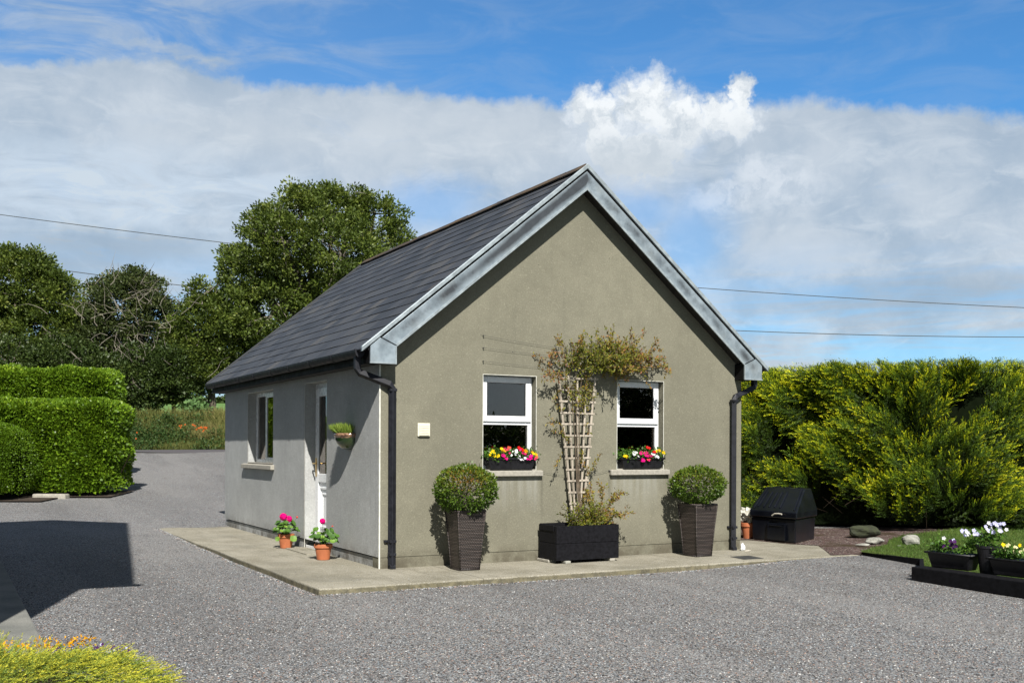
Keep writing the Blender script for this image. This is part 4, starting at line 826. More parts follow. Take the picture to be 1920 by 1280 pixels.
pansies('cream pansies with rust wallflowers in the longer trough',[(4.93,-3.92,.30),(4.93,-4.05,.33),(4.94,-4.2,.31),(4.93,-4.35,.3),(4.95,-4.0,.26)],700,spread(13,4.86,4.96,-4.16,-3.92,.32,.42,['cream','yellow','cream'],6)+spread(13,4.84,4.92,-4.42,-4.1,.26,.33,['rust','red','rust'],7),8)

# stones at the foot of the conifer hedge
for (x,y,r,mt,lb,s) in ((7.85,.52,(.27,.15,.10),'stone_mossy_shaded','big mossy squared boulder under the conifer hedge, shade darkened into its colour',1),(7.30,-.79,(.13,.10,.09),'stone_grey','pale rounded grey stone at the lawn corner under the conifer hedge',2),
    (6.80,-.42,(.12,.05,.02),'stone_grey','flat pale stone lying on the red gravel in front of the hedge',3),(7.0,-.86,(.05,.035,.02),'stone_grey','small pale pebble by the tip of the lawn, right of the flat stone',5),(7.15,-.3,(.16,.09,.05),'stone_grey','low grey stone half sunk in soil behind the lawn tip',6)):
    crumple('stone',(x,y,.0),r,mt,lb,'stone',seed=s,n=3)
# grass on the lawn: blades
def blades(name,P,h,w,lean,mat,tone,kind='stuff',label=None,cat=None):
    n=len(P); D=np.concatenate([rng.normal(size=(n,2))*lean,np.ones((n,1))],1); o=quads(name,leaves(P,D,h,w,.08),tone,mat)
    o['kind']=kind
    if label: o['label']=label; o['category']=cat
    return o
def inpoly(px,py,poly):
    c=np.zeros(len(px),bool); n=len(poly)
    for i in range(n):
        x1,y1=poly[i];x2,y2=poly[(i+1)%n]; k=((y1>py)!=(y2>py))&(px<(x2-x1)*(py-y1)/(y2-y1+1e-12)+x1); c^=k
    return c
X=rng.uniform(4.9,13.5,90000);Y_=rng.uniform(-5,1.5,90000); k=inpoly(X,Y_,lawn); X,Y_=X[k],Y_[k]
blades('grass',np.stack([X,Y_,np.full(len(X),.03)],1),rng.uniform(.02,.055,len(X)),.10,.5,'blade_lawn',.45+.3*np.sin(X*2.1)*np.cos(Y_*1.7)+rng.normal(size=len(X))*.18,label='short mown grass of the lawn',cat='grass')

# ------------------------------------------------------------------ hedges
def cl(d,lat,z=0): # camera-aligned ground coordinates -> world
    return np.stack([CX+FW[0]*d+RT[0]*lat,CY+FW[1]*d+RT[1]*lat,z+0*d],-1)
def rbox(u,v,a,b,r):   # rounded rectangle outline param: returns point & normal for perimeter fraction
    pass
def box_hedge(name,c_d,c_l,hd,hl_,zb,zt,r,N,seed,label,group,size=.072,zr=.13,tone=.45,lumps=.10,mat='leaf_hedge'):
    """clipped hedge: rounded box in camera-aligned plan (half depth hd, half width hl_)"""
    rg=np.random.default_rng(seed); base=cl(np.array(c_d),np.array(c_l),zb); t=empty(name,tuple(base),label,'hedge',group)
    n=N*3; d=unit(rg.normal(size=(n,3))*np.array([1/hd,1/hl_,2/(zt-zb)])**-0.0)
    p=rg.uniform(-1,1,(n,3)); face=rg.choice(3,n,p=[.42,.2,.38]); sg=np.where(rg.random(n)<.72,-1,1)
    p[np.arange(n),face]=np.where(face==2,1,np.where(face==0,-np.abs(sg)*1,sg*-1*-1))
    H3=np.array([hd,hl_,(zt-zb)/2]); q=p*H3
    # rounding: shrink to inner box and push out by radius
    rr=np.array([r,r,zr]); inner=np.clip(q,-(H3-rr),(H3-rr)); v=(q-inner)/rr; ln=np.linalg.norm(v,axis=1,keepdims=True); nv=v/np.maximum(ln,1e-6); nv=np.where(ln>1e-6,nv,0)
    s=inner+nv*rr; nrm=unit(nv/rr+1e-9)
    lump=lumps*.6*(np.sin(s[:,1]*4.1+seed)*np.cos(s[:,2]*5.3+s[:,0]*3)+.6*np.sin(s[:,1]*9+s[:,2]*8+seed*2))+rg.normal(size=n)*.02
    depth=np.where(rg.random(n)<.3,0,-rg.exponential(.11,n)); s=s+nrm*(lump+depth)[:,None]
    D=nrm+rg.normal(size=(n,3))*.6+[0,0,.35]
    # world
    wp=np.stack([CX+FW[0]*(c_d+s[:,0])+RT[0]*(c_l+s[:,1]),CY+FW[1]*(c_d+s[:,0])+RT[1]*(c_l+s[:,1]),(zb+zt)/2+s[:,2]],1)
    wd=np.stack([FW[0]*D[:,0]+RT[0]*D[:,1],FW[1]*D[:,0]+RT[1]*D[:,1],D[:,2]],1)
    g=terr(wp[:,0],wp[:,1]); ok=wp[:,2]>g+.1+rg.random(n)*.12
    hole=(np.sin(s[:,1]*3.3+seed*1.7)*np.cos(s[:,2]*3.9+seed)>.86)&(rg.random(n)<.8)&(s[:,2]<.2); ok&=~hole
    wp,wd=wp[ok],wd[ok]; tn=tone-.05+rg.normal(size=len(wp))*.22+.18*np.clip((wp[:,2]-(zt-.25))/.25,0,1)+.10*np.sin(wp[:,2]*7+wp[:,0]*3)  # leaf tone raised along the top to paint in a sunlit strip
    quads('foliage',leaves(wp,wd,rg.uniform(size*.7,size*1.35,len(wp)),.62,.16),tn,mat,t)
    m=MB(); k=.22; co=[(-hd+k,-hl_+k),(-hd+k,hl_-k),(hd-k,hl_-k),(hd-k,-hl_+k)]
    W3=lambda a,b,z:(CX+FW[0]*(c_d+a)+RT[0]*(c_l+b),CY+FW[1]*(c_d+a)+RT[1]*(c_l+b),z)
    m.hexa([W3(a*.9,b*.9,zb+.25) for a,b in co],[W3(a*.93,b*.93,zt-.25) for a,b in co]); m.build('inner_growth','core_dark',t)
    m=MB()
    for q_ in range(int(26*hl_) if zr<.5 else 0):
        a_,b_=rg.uniform(-hd+.1,hd-.2),rg.uniform(-hl_+.1,hl_-.1); x_,y_=W3(a_,b_,0)[:2]; z_=float(terr(x_,y_)); m.tube([(x_,y_,z_),(x_+rg.normal()*.1,y_+rg.normal()*.1,z_+.4),(x_+rg.normal()*.25,y_+rg.normal()*.25,z_+.9)],[.02,.015,.006],5)
    m.build('stem','hedge_wood',t)
    return t
box_hedge('hedge',23.2,-10.02,.88,1.45,.22,2.24,.62,30000,1,'clipped bright green hedge block with a rounded end, nearest the driveway','green hedges at the left')
box_hedge('hedge',27.0,-12.62,.8,2.5,.5,3.22,.5,34000,2,'taller clipped green hedge standing behind the nearer block','green hedges at the left')
box_hedge('hedge',21.9,-10.95,.8,.95,.15,1.72,.6,24000,3,'low rounded dark green bush at the left edge in front of the hedge block','green hedges at the left',size=.035,zr=.6,tone=.25,lumps=.09)
m=MB(); p=[cl(np.array(a),np.array(b)) for a,b in ((22.0,-10.05),(22.0,-9.35),(22.2,-9.33),(22.2,-10.05))]
m.hexa([(q_[0],q_[1],.16) for q_ in p],[(q_[0],q_[1],.31) for q_ in p]); tag(m.build('kerb_stone','sill_concrete',base=tuple(p[0]),bevel=.03),'pale flat kerb stone at the foot of the clipped hedge block','kerb stone')

# golden conifer hedge: arching sprays over a dark woody inside
t=empty('conifer_hedge',tuple(cl(np.array(18.),np.array(5.5))),'long golden green conifer hedge with feathery sprays to the right of the gable','hedge')
def hedge_front(lat): # depth of the face
    return np.interp(lat,[2.0,3.2,4.5,5.5,6.5,7.5,8.6,10,13],[16.0,16.3,16.7,16.75,16.5,16.4,16.9,17.6,19])
def htop(lat): return np.interp(lat,[2.5,3.4,4.2,5,6,7,8,10,13],[2.30,2.44,2.54,2.61,2.63,2.65,2.66,2.80,3.15])
NB=9500; lat=rng.uniform(2.2,12.2,NB); hz=rng.random(NB)**.85; top=htop(lat)
zz=np.interp(lat,[5.5,6.8],[.30,.14])+hz*(top-.36); istop=rng.random(NB)<.30
# bulging big lumps that leave dark hollows between them
def lump(a,b): return .5*np.sin(a*1.9+b*1.3+.6)+.5*np.sin(a*3.4-b*4.1+1.2)+.35*np.sin(a*6.3+b*5.2)
dep=hedge_front(lat)-.30*lump(lat,zz)+.42*np.clip((1.0-zz)/.8,0,1)**1.3+ .16*np.clip((zz-(top-.25))/.25,0,1)**2
dep=np.where(istop,hedge_front(lat)+.12+2.3*rng.random(NB)**2,dep); zz=np.where(istop,top-.04+.05*np.sin(lat*5)+rng.normal(size=NB)*.03,zz)
keep=(lump(lat,zz)>-.40+rng.normal(size=NB)*.18)|istop; lat,zz,dep,istop,top=lat[keep],zz[keep],dep[keep],istop[keep],top[keep]; NB=len(lat)
BP=[];BD=[];BS=[];BT=[]
OUT=np.array([-FW[0],-FW[1],.25]); OUT=OUT/np.linalg.norm(OUT)
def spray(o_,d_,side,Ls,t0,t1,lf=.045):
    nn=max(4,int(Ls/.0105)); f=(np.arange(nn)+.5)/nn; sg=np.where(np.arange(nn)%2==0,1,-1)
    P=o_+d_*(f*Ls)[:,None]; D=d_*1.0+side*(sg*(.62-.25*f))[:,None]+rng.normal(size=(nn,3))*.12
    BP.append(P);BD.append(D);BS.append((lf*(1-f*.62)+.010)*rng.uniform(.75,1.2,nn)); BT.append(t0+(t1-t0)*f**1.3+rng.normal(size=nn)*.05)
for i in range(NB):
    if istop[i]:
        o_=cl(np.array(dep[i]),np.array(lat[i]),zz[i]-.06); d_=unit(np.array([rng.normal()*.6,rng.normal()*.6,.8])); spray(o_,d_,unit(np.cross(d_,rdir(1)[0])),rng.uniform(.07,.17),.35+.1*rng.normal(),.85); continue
    if i%3:   # filling sprays inside, deep shade put into their dark tone
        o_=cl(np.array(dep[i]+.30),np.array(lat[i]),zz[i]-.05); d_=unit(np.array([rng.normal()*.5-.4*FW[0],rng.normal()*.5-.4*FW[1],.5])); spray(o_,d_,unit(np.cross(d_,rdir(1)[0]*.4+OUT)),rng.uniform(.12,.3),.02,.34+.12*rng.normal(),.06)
# boughs: an axis reaching out of the hedge with sprays down both sides, all leaning the same way locally
NQ=1850; bl=rng.uniform(2.2,12.2,NQ); bt=htop(bl); bzz=np.interp(bl,[5.5,6.8],[.34,.16])+(bt-.32)*rng.random(NQ)**.95; bzz[:420]=bt[:420]-rng.uniform(.04,.42,420); bzz=np.minimum(bzz,bt-.02)
lp_=lump(bl,bzz); kb=(lp_>-.58+rng.normal(size=NQ)*.22)|((np.arange(NQ)<420)&(lp_>-.95)); bl,bzz,bt,lp_=bl[kb],bzz[kb],bt[kb],lp_[kb]
bd=hedge_front(bl)-.30*lp_+np.interp(bl,[5,6.6],[.42,.10])*np.clip((1.0-bzz)/.8,0,1)**1.3+.14*np.clip((bzz-(bt-.25))/.25,0,1)**2
for i in range(len(bl)):
    ln=float(np.interp(bl[i],[3,5.6,6.7,8,12],[-1.,-.95,-.15,.85,.7]))+.35*math.sin(bl[i]*2.3+bzz[i]*3)+rng.normal()*.14
    a_=-.34+rng.normal()*.12; c_=.52+.16*math.sin(bl[i]*1.7-bzz[i]*2.2)+rng.normal()*.10
    d_=unit(np.array([FW[0]*a_+RT[0]*ln,FW[1]*a_+RT[1]*ln,c_])); Lb=rng.uniform(.32,.72); side=unit(np.cross(d_,OUT+rng.normal(size=3)*.22)); up=np.cross(side,d_)
    o_=cl(np.array(bd[i]+.22),np.array(bl[i]),bzz[i]-.12); t0=.04+rng.normal()*.07; tt=.76+rng.normal()*.17+.08*(bzz[i]>1.9)  # dark base tone paints deep shadow between the golden tips
    ns=int(8+Lb*18)
    for q in range(ns):
        f=(q+.6)/ns; sg=1 if q%2 else -1; Ls=(.24*(1-f*.65)+.05)*rng.uniform(.7,1.25); od=o_+d_*f*Lb+np.array([0,0,-.06*f*f])
        sd=unit(d_*.95+side*sg*(.62-.25*f)+OUT*rng.normal()*.22+rng.normal(size=3)*.10)
        spray(od,sd,unit(np.cross(sd,OUT+rng.normal(size=3)*.3)),Ls,t0+.30*f,tt*(.55+.5*f)+.12*rng.random())
BP=np.concatenate(BP);BD=np.concatenate(BD);BS=np.concatenate(BS);BT=np.concatenate(BT)
latP=(BP[:,0]-CX)*RT[0]+(BP[:,1]-CY)*RT[1]; k=(BP[:,2]>np.interp(latP,[5.5,7],[.2,.08]))&(BP[:,2]<htop(latP)+.03+.035*np.sin(latP*7)*np.sin(latP*2.3)+np.abs(rng.normal(size=len(BP)))*.035)   # sheared flat along the top
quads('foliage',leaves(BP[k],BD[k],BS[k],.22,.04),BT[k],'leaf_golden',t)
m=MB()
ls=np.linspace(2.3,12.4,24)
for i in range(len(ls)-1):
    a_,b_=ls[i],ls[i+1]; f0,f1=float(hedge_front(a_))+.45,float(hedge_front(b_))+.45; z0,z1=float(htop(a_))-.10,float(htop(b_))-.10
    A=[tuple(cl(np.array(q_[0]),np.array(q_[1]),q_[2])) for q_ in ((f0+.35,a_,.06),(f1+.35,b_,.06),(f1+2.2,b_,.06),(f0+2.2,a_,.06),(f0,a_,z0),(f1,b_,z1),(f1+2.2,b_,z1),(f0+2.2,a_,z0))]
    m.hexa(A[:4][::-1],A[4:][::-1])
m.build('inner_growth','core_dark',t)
m=MB()
for i in range(26):
    l_=2.6+i*.37+rng.normal()*.06; d_=float(hedge_front(l_))+1.5+rng.normal()*.15; p=cl(np.array(d_),np.array(l_)); m.tube([tuple(p),tuple(p+[rng.normal()*.05,0,.4]),tuple(p+[rng.normal()*.15,-.1,.9])],[.06,.05,.03],7)
for i in range(34):
    l_=rng.uniform(2.6,10); d_=float(hedge_front(l_))+.75; z_=rng.uniform(.2,1.0); p=cl(np.array(d_),np.array(l_),z_); m.tube([tuple(p),tuple(p+np.array([-.2+rng.normal()*.25,-.3,rng.normal()*.15])),tuple(p+np.array([-.35+rng.normal()*.4,-.5,rng.normal()*.2+.05]))],[.008,.005,.002],4)
m.build('trunk','hedge_wood',t)

# golden juniper in the bottom left corner, orange and purple flowers behind it
t=empty('juniper_bush',(-3.65,-4.85,0),'low spreading golden green juniper in the bottom left corner','juniper')
NB=2600; a=rng.uniform(0,2*math.pi,NB); r=np.sqrt(rng.random(NB)); ex,ey=.62,.52
bx=-3.80+ex*r*np.cos(a)*(1+.12*np.sin(3*a+1)); by=-4.93+ey*r*np.sin(a)*(1+.1*np.sin(4*a)); bz=.215*np.sqrt(np.clip(1-r**2,0,1))**.8*(1+.25*np.sin(bx*9)*np.cos(by*8))+.01-.05*np.clip((bx+3.5)/.4,0,1)
BP=[];BD=[];BS=[];BT=[]
for i in range(NB):
    out=np.array([math.cos(a[i])*r[i],math.sin(a[i])*r[i],0]); d_=unit(out*1.2+np.array([.55,-.2,.30])+rng.normal(size=3)*.28); Lb=rng.uniform(.06,.17); nn=int(Lb/.0034); f=(np.arange(nn)+.5)/nn
    s1=unit(np.cross(d_,[.1,.2,1.]))*1.; sg=np.where(np.arange(nn)%2==0,1,-1)
    P=np.array([bx[i],by[i],bz[i]])+d_*(f*Lb)[:,None]; D=d_*.9+s1*(sg*.6)[:,None]+rng.normal(size=(nn,3))*.35
    BP.append(P);BD.append(D);BS.append((.016*(1-f*.5)+.005)*rng.uniform(.7,1.2,nn)); BT.append(.38+rng.normal()*.12+.50*f**1.4+rng.normal(size=nn)*.05)
BP=np.concatenate(BP);BD=np.concatenate(BD);BS=np.concatenate(BS);BT=np.concatenate(BT)
quads('foliage',leaves(BP,BD,BS,.22,.08),np.minimum(BT,.93),'leaf_juniper',t)
m=MB(); m.lathe([(.5,.0),(.42,.08),(.25,.15),(0,.18)],(-3.80,-4.93,0),18); m.build('inner_growth','soil',t)
R.seed(5)
t=empty('marigolds',(-3.75,-4.30,0),'orange yellow flowers showing above the back rim of the juniper','flowers'); cs=[(-3.95+.05*k,-4.30+.03*math.sin(k),.20) for k in range(12)]
foliage_patch('foliage',t,[(c_[0],c_[1],.13) for c_ in cs],(.03,.02,.02),200,.03,'leaf_juniper',.4,1.)
for q_ in range(7): foliage_patch('flower_head',t,[(-4.02+.60*(q_+.5)/7+.02*k,-4.36-.02*k,.205+.018*k) for k in range(3)],(.035,.02,.012),34,.022,'petal_amber',.5,.9,.5)
t=empty('lavender',(-3.5,-4.25,0),'tiny purple flower spikes between the juniper and the gravel','flowers'); cs=[(-3.62+.05*k,-4.26+.02*math.sin(k*2),.07+.002*k) for k in range(9)]
foliage_patch('foliage',t,cs,(.03,.015,.012),200,.018,'leaf_juniper',.1,1.2,.35)
flowers([((-3.66+.46*R.random(),-4.28-.06*R.random(),.12+.07*R.random()),(-.1,-1,.6),R.uniform(.006,.011),'petal_purple' if R.random()<.85 else 'petal_lilac',5) for _ in range(50)],t)
# ------------------------------------------------------------------ trees
def tree(name,label,d,lt,zb,lobes,nclump,nleaf,lsize,mat,seed,trunk_r=.3,gap=.0,twigs=40,group='trees beyond the road',cat='tree',csize=.42,clip=0,crown='crown',limbs=True):
    """lobes: (depth offset, lateral, z, rd, rl, rz) ellipsoids; leaves in clumps near their surfaces"""
    rg=np.random.default_rng(seed); base=cl(np.array(d),np.array(lt),zb); t=empty(name,tuple(base),label,cat,group)
    lobes=np.array(lobes,float); wt=(lobes[:,3]*lobes[:,4]*lobes[:,5])**(.67); wt/=wt.sum()
    i=rg.choice(len(lobes),nclump,p=wt); dr=unit(rg.normal(size=(nclump,3))); rad=rg.uniform(.45,1.0,nclump)**.55
    c=lobes[i,:3]+dr*lobes[i,3:6]*rad[:,None]*(1+.12*np.sin(dr[:,1:2]*7+dr[:,2:3]*9+seed))
    # drop a share of the clumps lying deep inside any lobe
    q=((c[:,None,:]-lobes[None,:,:3])/lobes[None,:,3:6]); deep=(np.linalg.norm(q,axis=2).min(1)<.55)&(rg.random(nclump)<.75); c,dr=c[~deep],dr[~deep]
    if gap: 
        g=np.sin(c[:,1]*1.9+seed)*np.cos(c[:,2]*2.3+seed*2)+.5*np.sin(c[:,1]*4.1+c[:,2]*3.3); k=g<gap; c,dr=c[k],dr[k]
    tow=lambda s:np.stack([base[0]*0+CX+FW[0]*(d+s[:,0])+RT[0]*(lt+s[:,1]),CY+FW[1]*(d+s[:,0])+RT[1]*(lt+s[:,1]),s[:,2]],1)
    towd=lambda s:np.stack([FW[0]*s[:,0]+RT[0]*s[:,1],FW[1]*s[:,0]+RT[1]*s[:,1],s[:,2]],1)
    C=tow(c); DR=towd(dr); n=len(C); ct=.42+rg.normal(size=n)*.17
    cs=csize*rg.uniform(.5,1.2,n); k=rg.poisson(nleaf,n)+4; idx=np.repeat(np.arange(n),k); N=len(idx)
    off=rg.normal(size=(N,3)); off=off/np.linalg.norm(off,axis=1,keepdims=True)*rg.random((N,1))**.45*np.array([1,1,.72]); P=C[idx]+off*cs[idx][:,None]
    D=off*1.2+DR[idx]*.5+rg.normal(size=(N,3))*.5+[0,0,.25]
    quads(crown,leaves(P,D,rg.uniform(lsize*.7,lsize*1.4,N),.55,.12),ct[idx]+rg.normal(size=N)*.13,mat,t)
    m=MB(); hc=float(lobes[:,2].mean()); bx,by=base[0],base[1]
    fork=(bx,by,zb+(hc-zb)*.35); m.tube([(bx,by,zb-.2),(bx+.05,by,zb+(hc-zb)*.18),fork],[trunk_r*1.25,trunk_r,trunk_r*.8],10)
    LC=tow(lobes[:,:3])
    for q in range(len(lobes)):
        e=LC[q]; mid_=(np.array(fork)*.5+e*.5)+rg.normal(size=3)*.3; m.tube([fork,tuple(mid_),tuple(e)],[trunk_r*.55,trunk_r*.35,trunk_r*.14],7)
    m.build('trunk','bark',t,smooth=True)
    if twigs:
        m=MB(); pick=rg.choice(n,min(n,twigs),replace=False)
        for j in pick:
            q=int(np.argmin(np.linalg.norm(LC-C[j],axis=1))); s=LC[q]; e=C[j]+DR[j]*cs[j]*rg.uniform(.3,1.3)+[0,0,.1]; mid_=s*.5+e*.5+rg.normal(size=3)*.25
            m.tube([tuple(s),tuple(mid_),tuple(e)],[.05,.03,.008],4)
        m.build('branches','dead_wood',t)
    return t,C
def P2(px,py,D): # lateral and height of a photo direction at a given depth
    return ((px-960)/1970.6*D,CZ-(py-844-(px-960)*.0039)/1970.6*D)
# big round tree behind the roof
D0=45; l0,_=P2(600,500,D0)
def LB(px,py,rx,ry,D,l0,rd=None,dd=0):
    l,z=P2(px,py,D); s=D/1970.6; return (dd,l-l0,z,rd or rx*s*.9,rx*s,ry*s)
lob=[LB(600,470,120,115,D0,l0),LB(500,520,80,85,D0,l0),LB(690,470,85,90,D0,l0),LB(620,400,75,55,D0,l0),LB(560,395,42,42,D0,l0),LB(520,600,90,75,D0,l0,dd=-1),LB(620,590,110,70,D0,l0),LB(445,490,36,30,D0,l0),LB(440,560,30,50,D0,l0),LB(735,450,38,35,D0,l0),LB(480,430,35,25,D0,l0),LB(700,405,40,35,D0,l0),LB(655,375,35,25,D0,l0)]
tree('broadleaf_tree','largest round crowned tree rising behind the slate roof',45,l0,2.6,lob+[LB(472,530,56,56,D0,l0,dd=-.5),LB(452,600,50,50,D0,l0),LB(545,470,80,70,D0,l0,dd=-1.5),LB(650,500,90,80,D0,l0,dd=-1.5)],2500,48,.125,'leaf_tree',3,.42,twigs=90,csize=.38,gap=.78)
D1=46; l1,_=P2(30,600,D1)
lob=[LB(30,545,80,68,D1,l1),LB(100,580,58,62,D1,l1),LB(-40,560,80,80,D1,l1),LB(60,650,95,60,D1,l1),LB(150,630,50,60,D1,l1),LB(55,500,38,26,D1,l1),LB(0,485,32,20,D1,l1)]
tree('broadleaf_tree','tall leafy tree at the left edge above the green hedges',D1,l1,2.6,lob,1500,46,.13,'leaf_tree',5,.35,twigs=40,csize=.40,gap=.85)
D2=45.5; l2,_=P2(245,640,D2)
lob=[LB(235,590,75,70,D2,l2),LB(280,620,65,75,D2,l2),LB(200,640,60,70,D2,l2),LB(255,545,50,35,D2,l2),LB(300,690,60,55,D2,l2),LB(225,700,70,50,D2,l2),LB(200,545,30,25,D2,l2)]
t2,C2=tree('ivy_clad_tree','ivy covered tree with bare grey twigs between the left tree and the small tree',D2,l2,2.6,lob,1300,48,.115,'leaf_ivy',6,.3,twigs=60,csize=.36)
m=MB(); rg=np.random.default_rng(9); s=D2/1970.6
for k in range(120):   # dead twigs in front of the ivy
    px=rg.normal(240,48); py=rg.uniform(520,760); l,z=P2(px,py,D2-2.3+rg.random()*.8); p=cl(np.array(D2-2.3+rg.random()*1.2),np.array(l),z); d=np.array([rg.normal()*.7,rg.normal()*.7,.75]); L_=[tuple(p)]
    for q in range(5): d=unit(d+rg.normal(size=3)*.32); p=p+d*rg.uniform(.12,.34); L_.append(tuple(p))
    m.tube(L_,[.018,.015,.012,.009,.006,.003],4)
for k in range(26):
    px=rg.uniform(165,330); l,z=P2(px,540+abs(px-245)*.45,D2); p=cl(np.array(D2),np.array(l),z); d=np.array([rg.normal()*.2,rg.normal()*.2,1.]); L_=[tuple(p)]
    for q in range(5): d=unit(d+rg.normal(size=3)*.25); p=p+d*rg.uniform(.1,.26); L_.append(tuple(p))
    m.tube(L_,[.016,.013,.01,.008,.005,.003],4)
m.build('dead_twigs','dead_wood',t2)
D3=44.5; l3,_=P2(395,650,D3)
lob=[LB(385,610,50,60,D3,l3),LB(380,560,28,32,D3,l3),LB(425,640,55,60,D3,l3),LB(365,680,50,50,D3,l3),LB(330,660,30,60,D3,l3),LB(410,700,55,35,D3,l3),LB(455,625,40,40,D3,l3)]
tree('broadleaf_tree','small loose tree between the ivy clad tree and the largest tree',D3,l3,2.6,lob,900,46,.125,'leaf_tree',8,.18,twigs=60,csize=.36)
# hedgerow undergrowth beneath the trees
Du=44.2
for nm,lab,pxs,sd in (('hedgerow_shrub','dark shrub under the left tree above the clipped hedges',[(20,690,90,60),(120,690,80,60)],12),('hedgerow_shrub','dark shrub under the ivy clad tree',[(190,715,70,60),(265,715,70,65)],13),('hedgerow_shrub','dark hanging shrub beside the gap to the far field',[(325,705,55,58),(372,705,30,42)],14)):
    l_,_=P2(pxs[0][0],700,Du); lob=[LB(a,b,c_,d_,Du,l_) for a,b,c_,d_ in pxs]
    tree(nm,lab,Du,l_,2.3,lob,420,46,.12,'leaf_tree_dark',sd,.1,twigs=25,cat='shrub',group='shrubs under the trees',csize=.36,crown='foliage')
# trees across the yard, seen only as reflections in the gable windows
def plain_tree(name,label,x,y,zb,lobes,ncl,mat,seed,cat='tree'):
    d=(x-CX)*FW[0]+(y-CY)*FW[1]; lt=(x-CX)*RT[0]+(y-CY)*RT[1]
    return tree(name,label,d,lt,zb,lobes,ncl,40,.2,mat,seed,.3,twigs=0,group='planting reflected in the window panes',cat=cat,csize=.6)
plain_tree('garden_tree','dark tree reflected in the upper panes of the gable windows',24.5,-30,0,[(0,0,4.2,2.6,3.6,3.4),(1,3,3,2.5,3.5,3.0),(-1,-2,2.6,2,2,2.3),(0,1,2,2,5,2)],900,'leaf_tree_dark',31)
plain_tree('garden_shrubs','dark shrubs reflected in the lower pane of the left gable window',18,-31,0,[(0,0,1.0,2,3.2,1.5),(0,4,1.2,2,3.2,1.6),(0,8,1.4,2,3,1.8)],500,'leaf_tree_dark',32,'shrub')

# road bank: grasses, weeds, orange flowers
n=26000; d=41.25+2.1*rng.random(n)**1.0; lt=rng.uniform(-18,-11.0,n)
def bankz(X,Y): return terr(X,Y)
Pb=cl(d,lt); Pb[:,2]=bankz(Pb[:,0],Pb[:,1])-.02
tn=.35+.35*np.clip((d-42)/1.3,0,1)*np.clip((lt+15)/2,0,1)+rng.normal(size=n)*.14
blades('bank_grass',Pb,rng.uniform(.12,.38,n)*(1+.5*np.clip((d-42.5),0,1)),.055,.35,'blade_bank',tn,label='long rough grass on the bank across the road',cat='grass')
def weeds(label,pts,N,size,mat,tone,name='weeds'):
    c=np.array([np.append(cl(np.array(a),np.array(b))[:2],0) for a,b in pts]); c[:,2]=terr(c[:,0],c[:,1])+.1
    i=rng.integers(0,len(c),N); P=c[i]+rng.normal(size=(N,3))*[.22,.22,.16]; P[:,2]=np.maximum(P[:,2],terr(P[:,0],P[:,1])); D=rng.normal(size=(N,3))+[0,-.4,.5]
    o=quads(name,leaves(P,D,rng.uniform(size*.6,size*1.4,N),.5,.1),tone+rng.normal(size=N)*.2,mat); tag(o,label,'weeds',kind='stuff')
r_=random.Random(4)
weeds('bramble and dark weeds over the bank across the road',[(41.4+r_.random()*1.6,r_.uniform(-15.8,-13.6)) for _ in range(46)]+[(41.2+r_.random()*1.,r_.uniform(-17,-11.5)) for _ in range(50)]+[(42.3+r_.random()*.7,r_.uniform(-13.4,-12.2)) for _ in range(8)],15000,.09,'leaf_weed',.5)
n=1500
Pb=cl(rng.uniform(41.9,42.5,n),rng.uniform(-13.0,-11.8,n)); Pb[:,2]=terr(Pb[:,0],Pb[:,1]); blades('dry_grass',Pb,rng.uniform(.25,.5,n),.05,.35,'blade_bank',np.full(n,.85)+rng.normal(size=n)*.1,label='buff seeding grass on the right of the far bank',cat='grass')
t=empty('montbretia',tuple(np.append(cl(np.array(41.7),np.array(-12.6))[:2],1.6)),'orange flowers in the grassy bank across the road','flowers')
r_=random.Random(8); F=[]
for cxp,cyp,nn,sx,sy in ((378,806,15,6,2.5),(333,803,3,3,2.5),(362,800,4,10,4),(254,822,2,2,4)):
    for _ in range(nn):
        l_,z_=P2(r_.gauss(cxp,sx),r_.gauss(cyp,sy),41.25); F.append(flower(tuple(cl(np.array(41.25+r_.random()*.2),np.array(l_),z_)),(-.4,-1,.4),.035,None,None,5))
F=np.concatenate(F); quads('flower_spray',F,rng.uniform(0,1,len(F)),'petal_orange',t)
t=empty('fig_shrub',tuple(cl(np.array(43.6),np.array(P2(370,770,43.6)[0]),2.5)),'pale green broad leaved shrub at the gap to the far field','shrub')
cs=[]; 
for px,py in ((365,757),(372,765),(378,772),(362,770),(385,770),(350,765)): l_,z_=P2(px,py,43.4); cs.append(tuple(cl(np.array(43.4),np.array(l_),z_)))
foliage_patch('foliage',t,cs,(.16,.16,.13),260,.17,'leaf_fig',.5,.2,.8)
# distant hedgerow on the skyline
m=[]; n=5200; d=rng.uniform(199,203,n); lt=rng.uniform(-75,-30,n); Pb=cl(d,lt); h=.9+.5*np.sin(lt*.9)+.9*np.clip(np.sin(lt*.37+1.2)-.6,0,1)*3; Pb[:,2]=terr(Pb[:,0],Pb[:,1])+rng.random(n)*np.maximum(h,.3)
tag(quads('distant_hedgerow',leaves(Pb,rdir(n),.8,.7,.1),np.full(n,.3),'leaf_tree_dark'),'dark hedgerow along the top of the far field','hedgerow',kind='stuff')

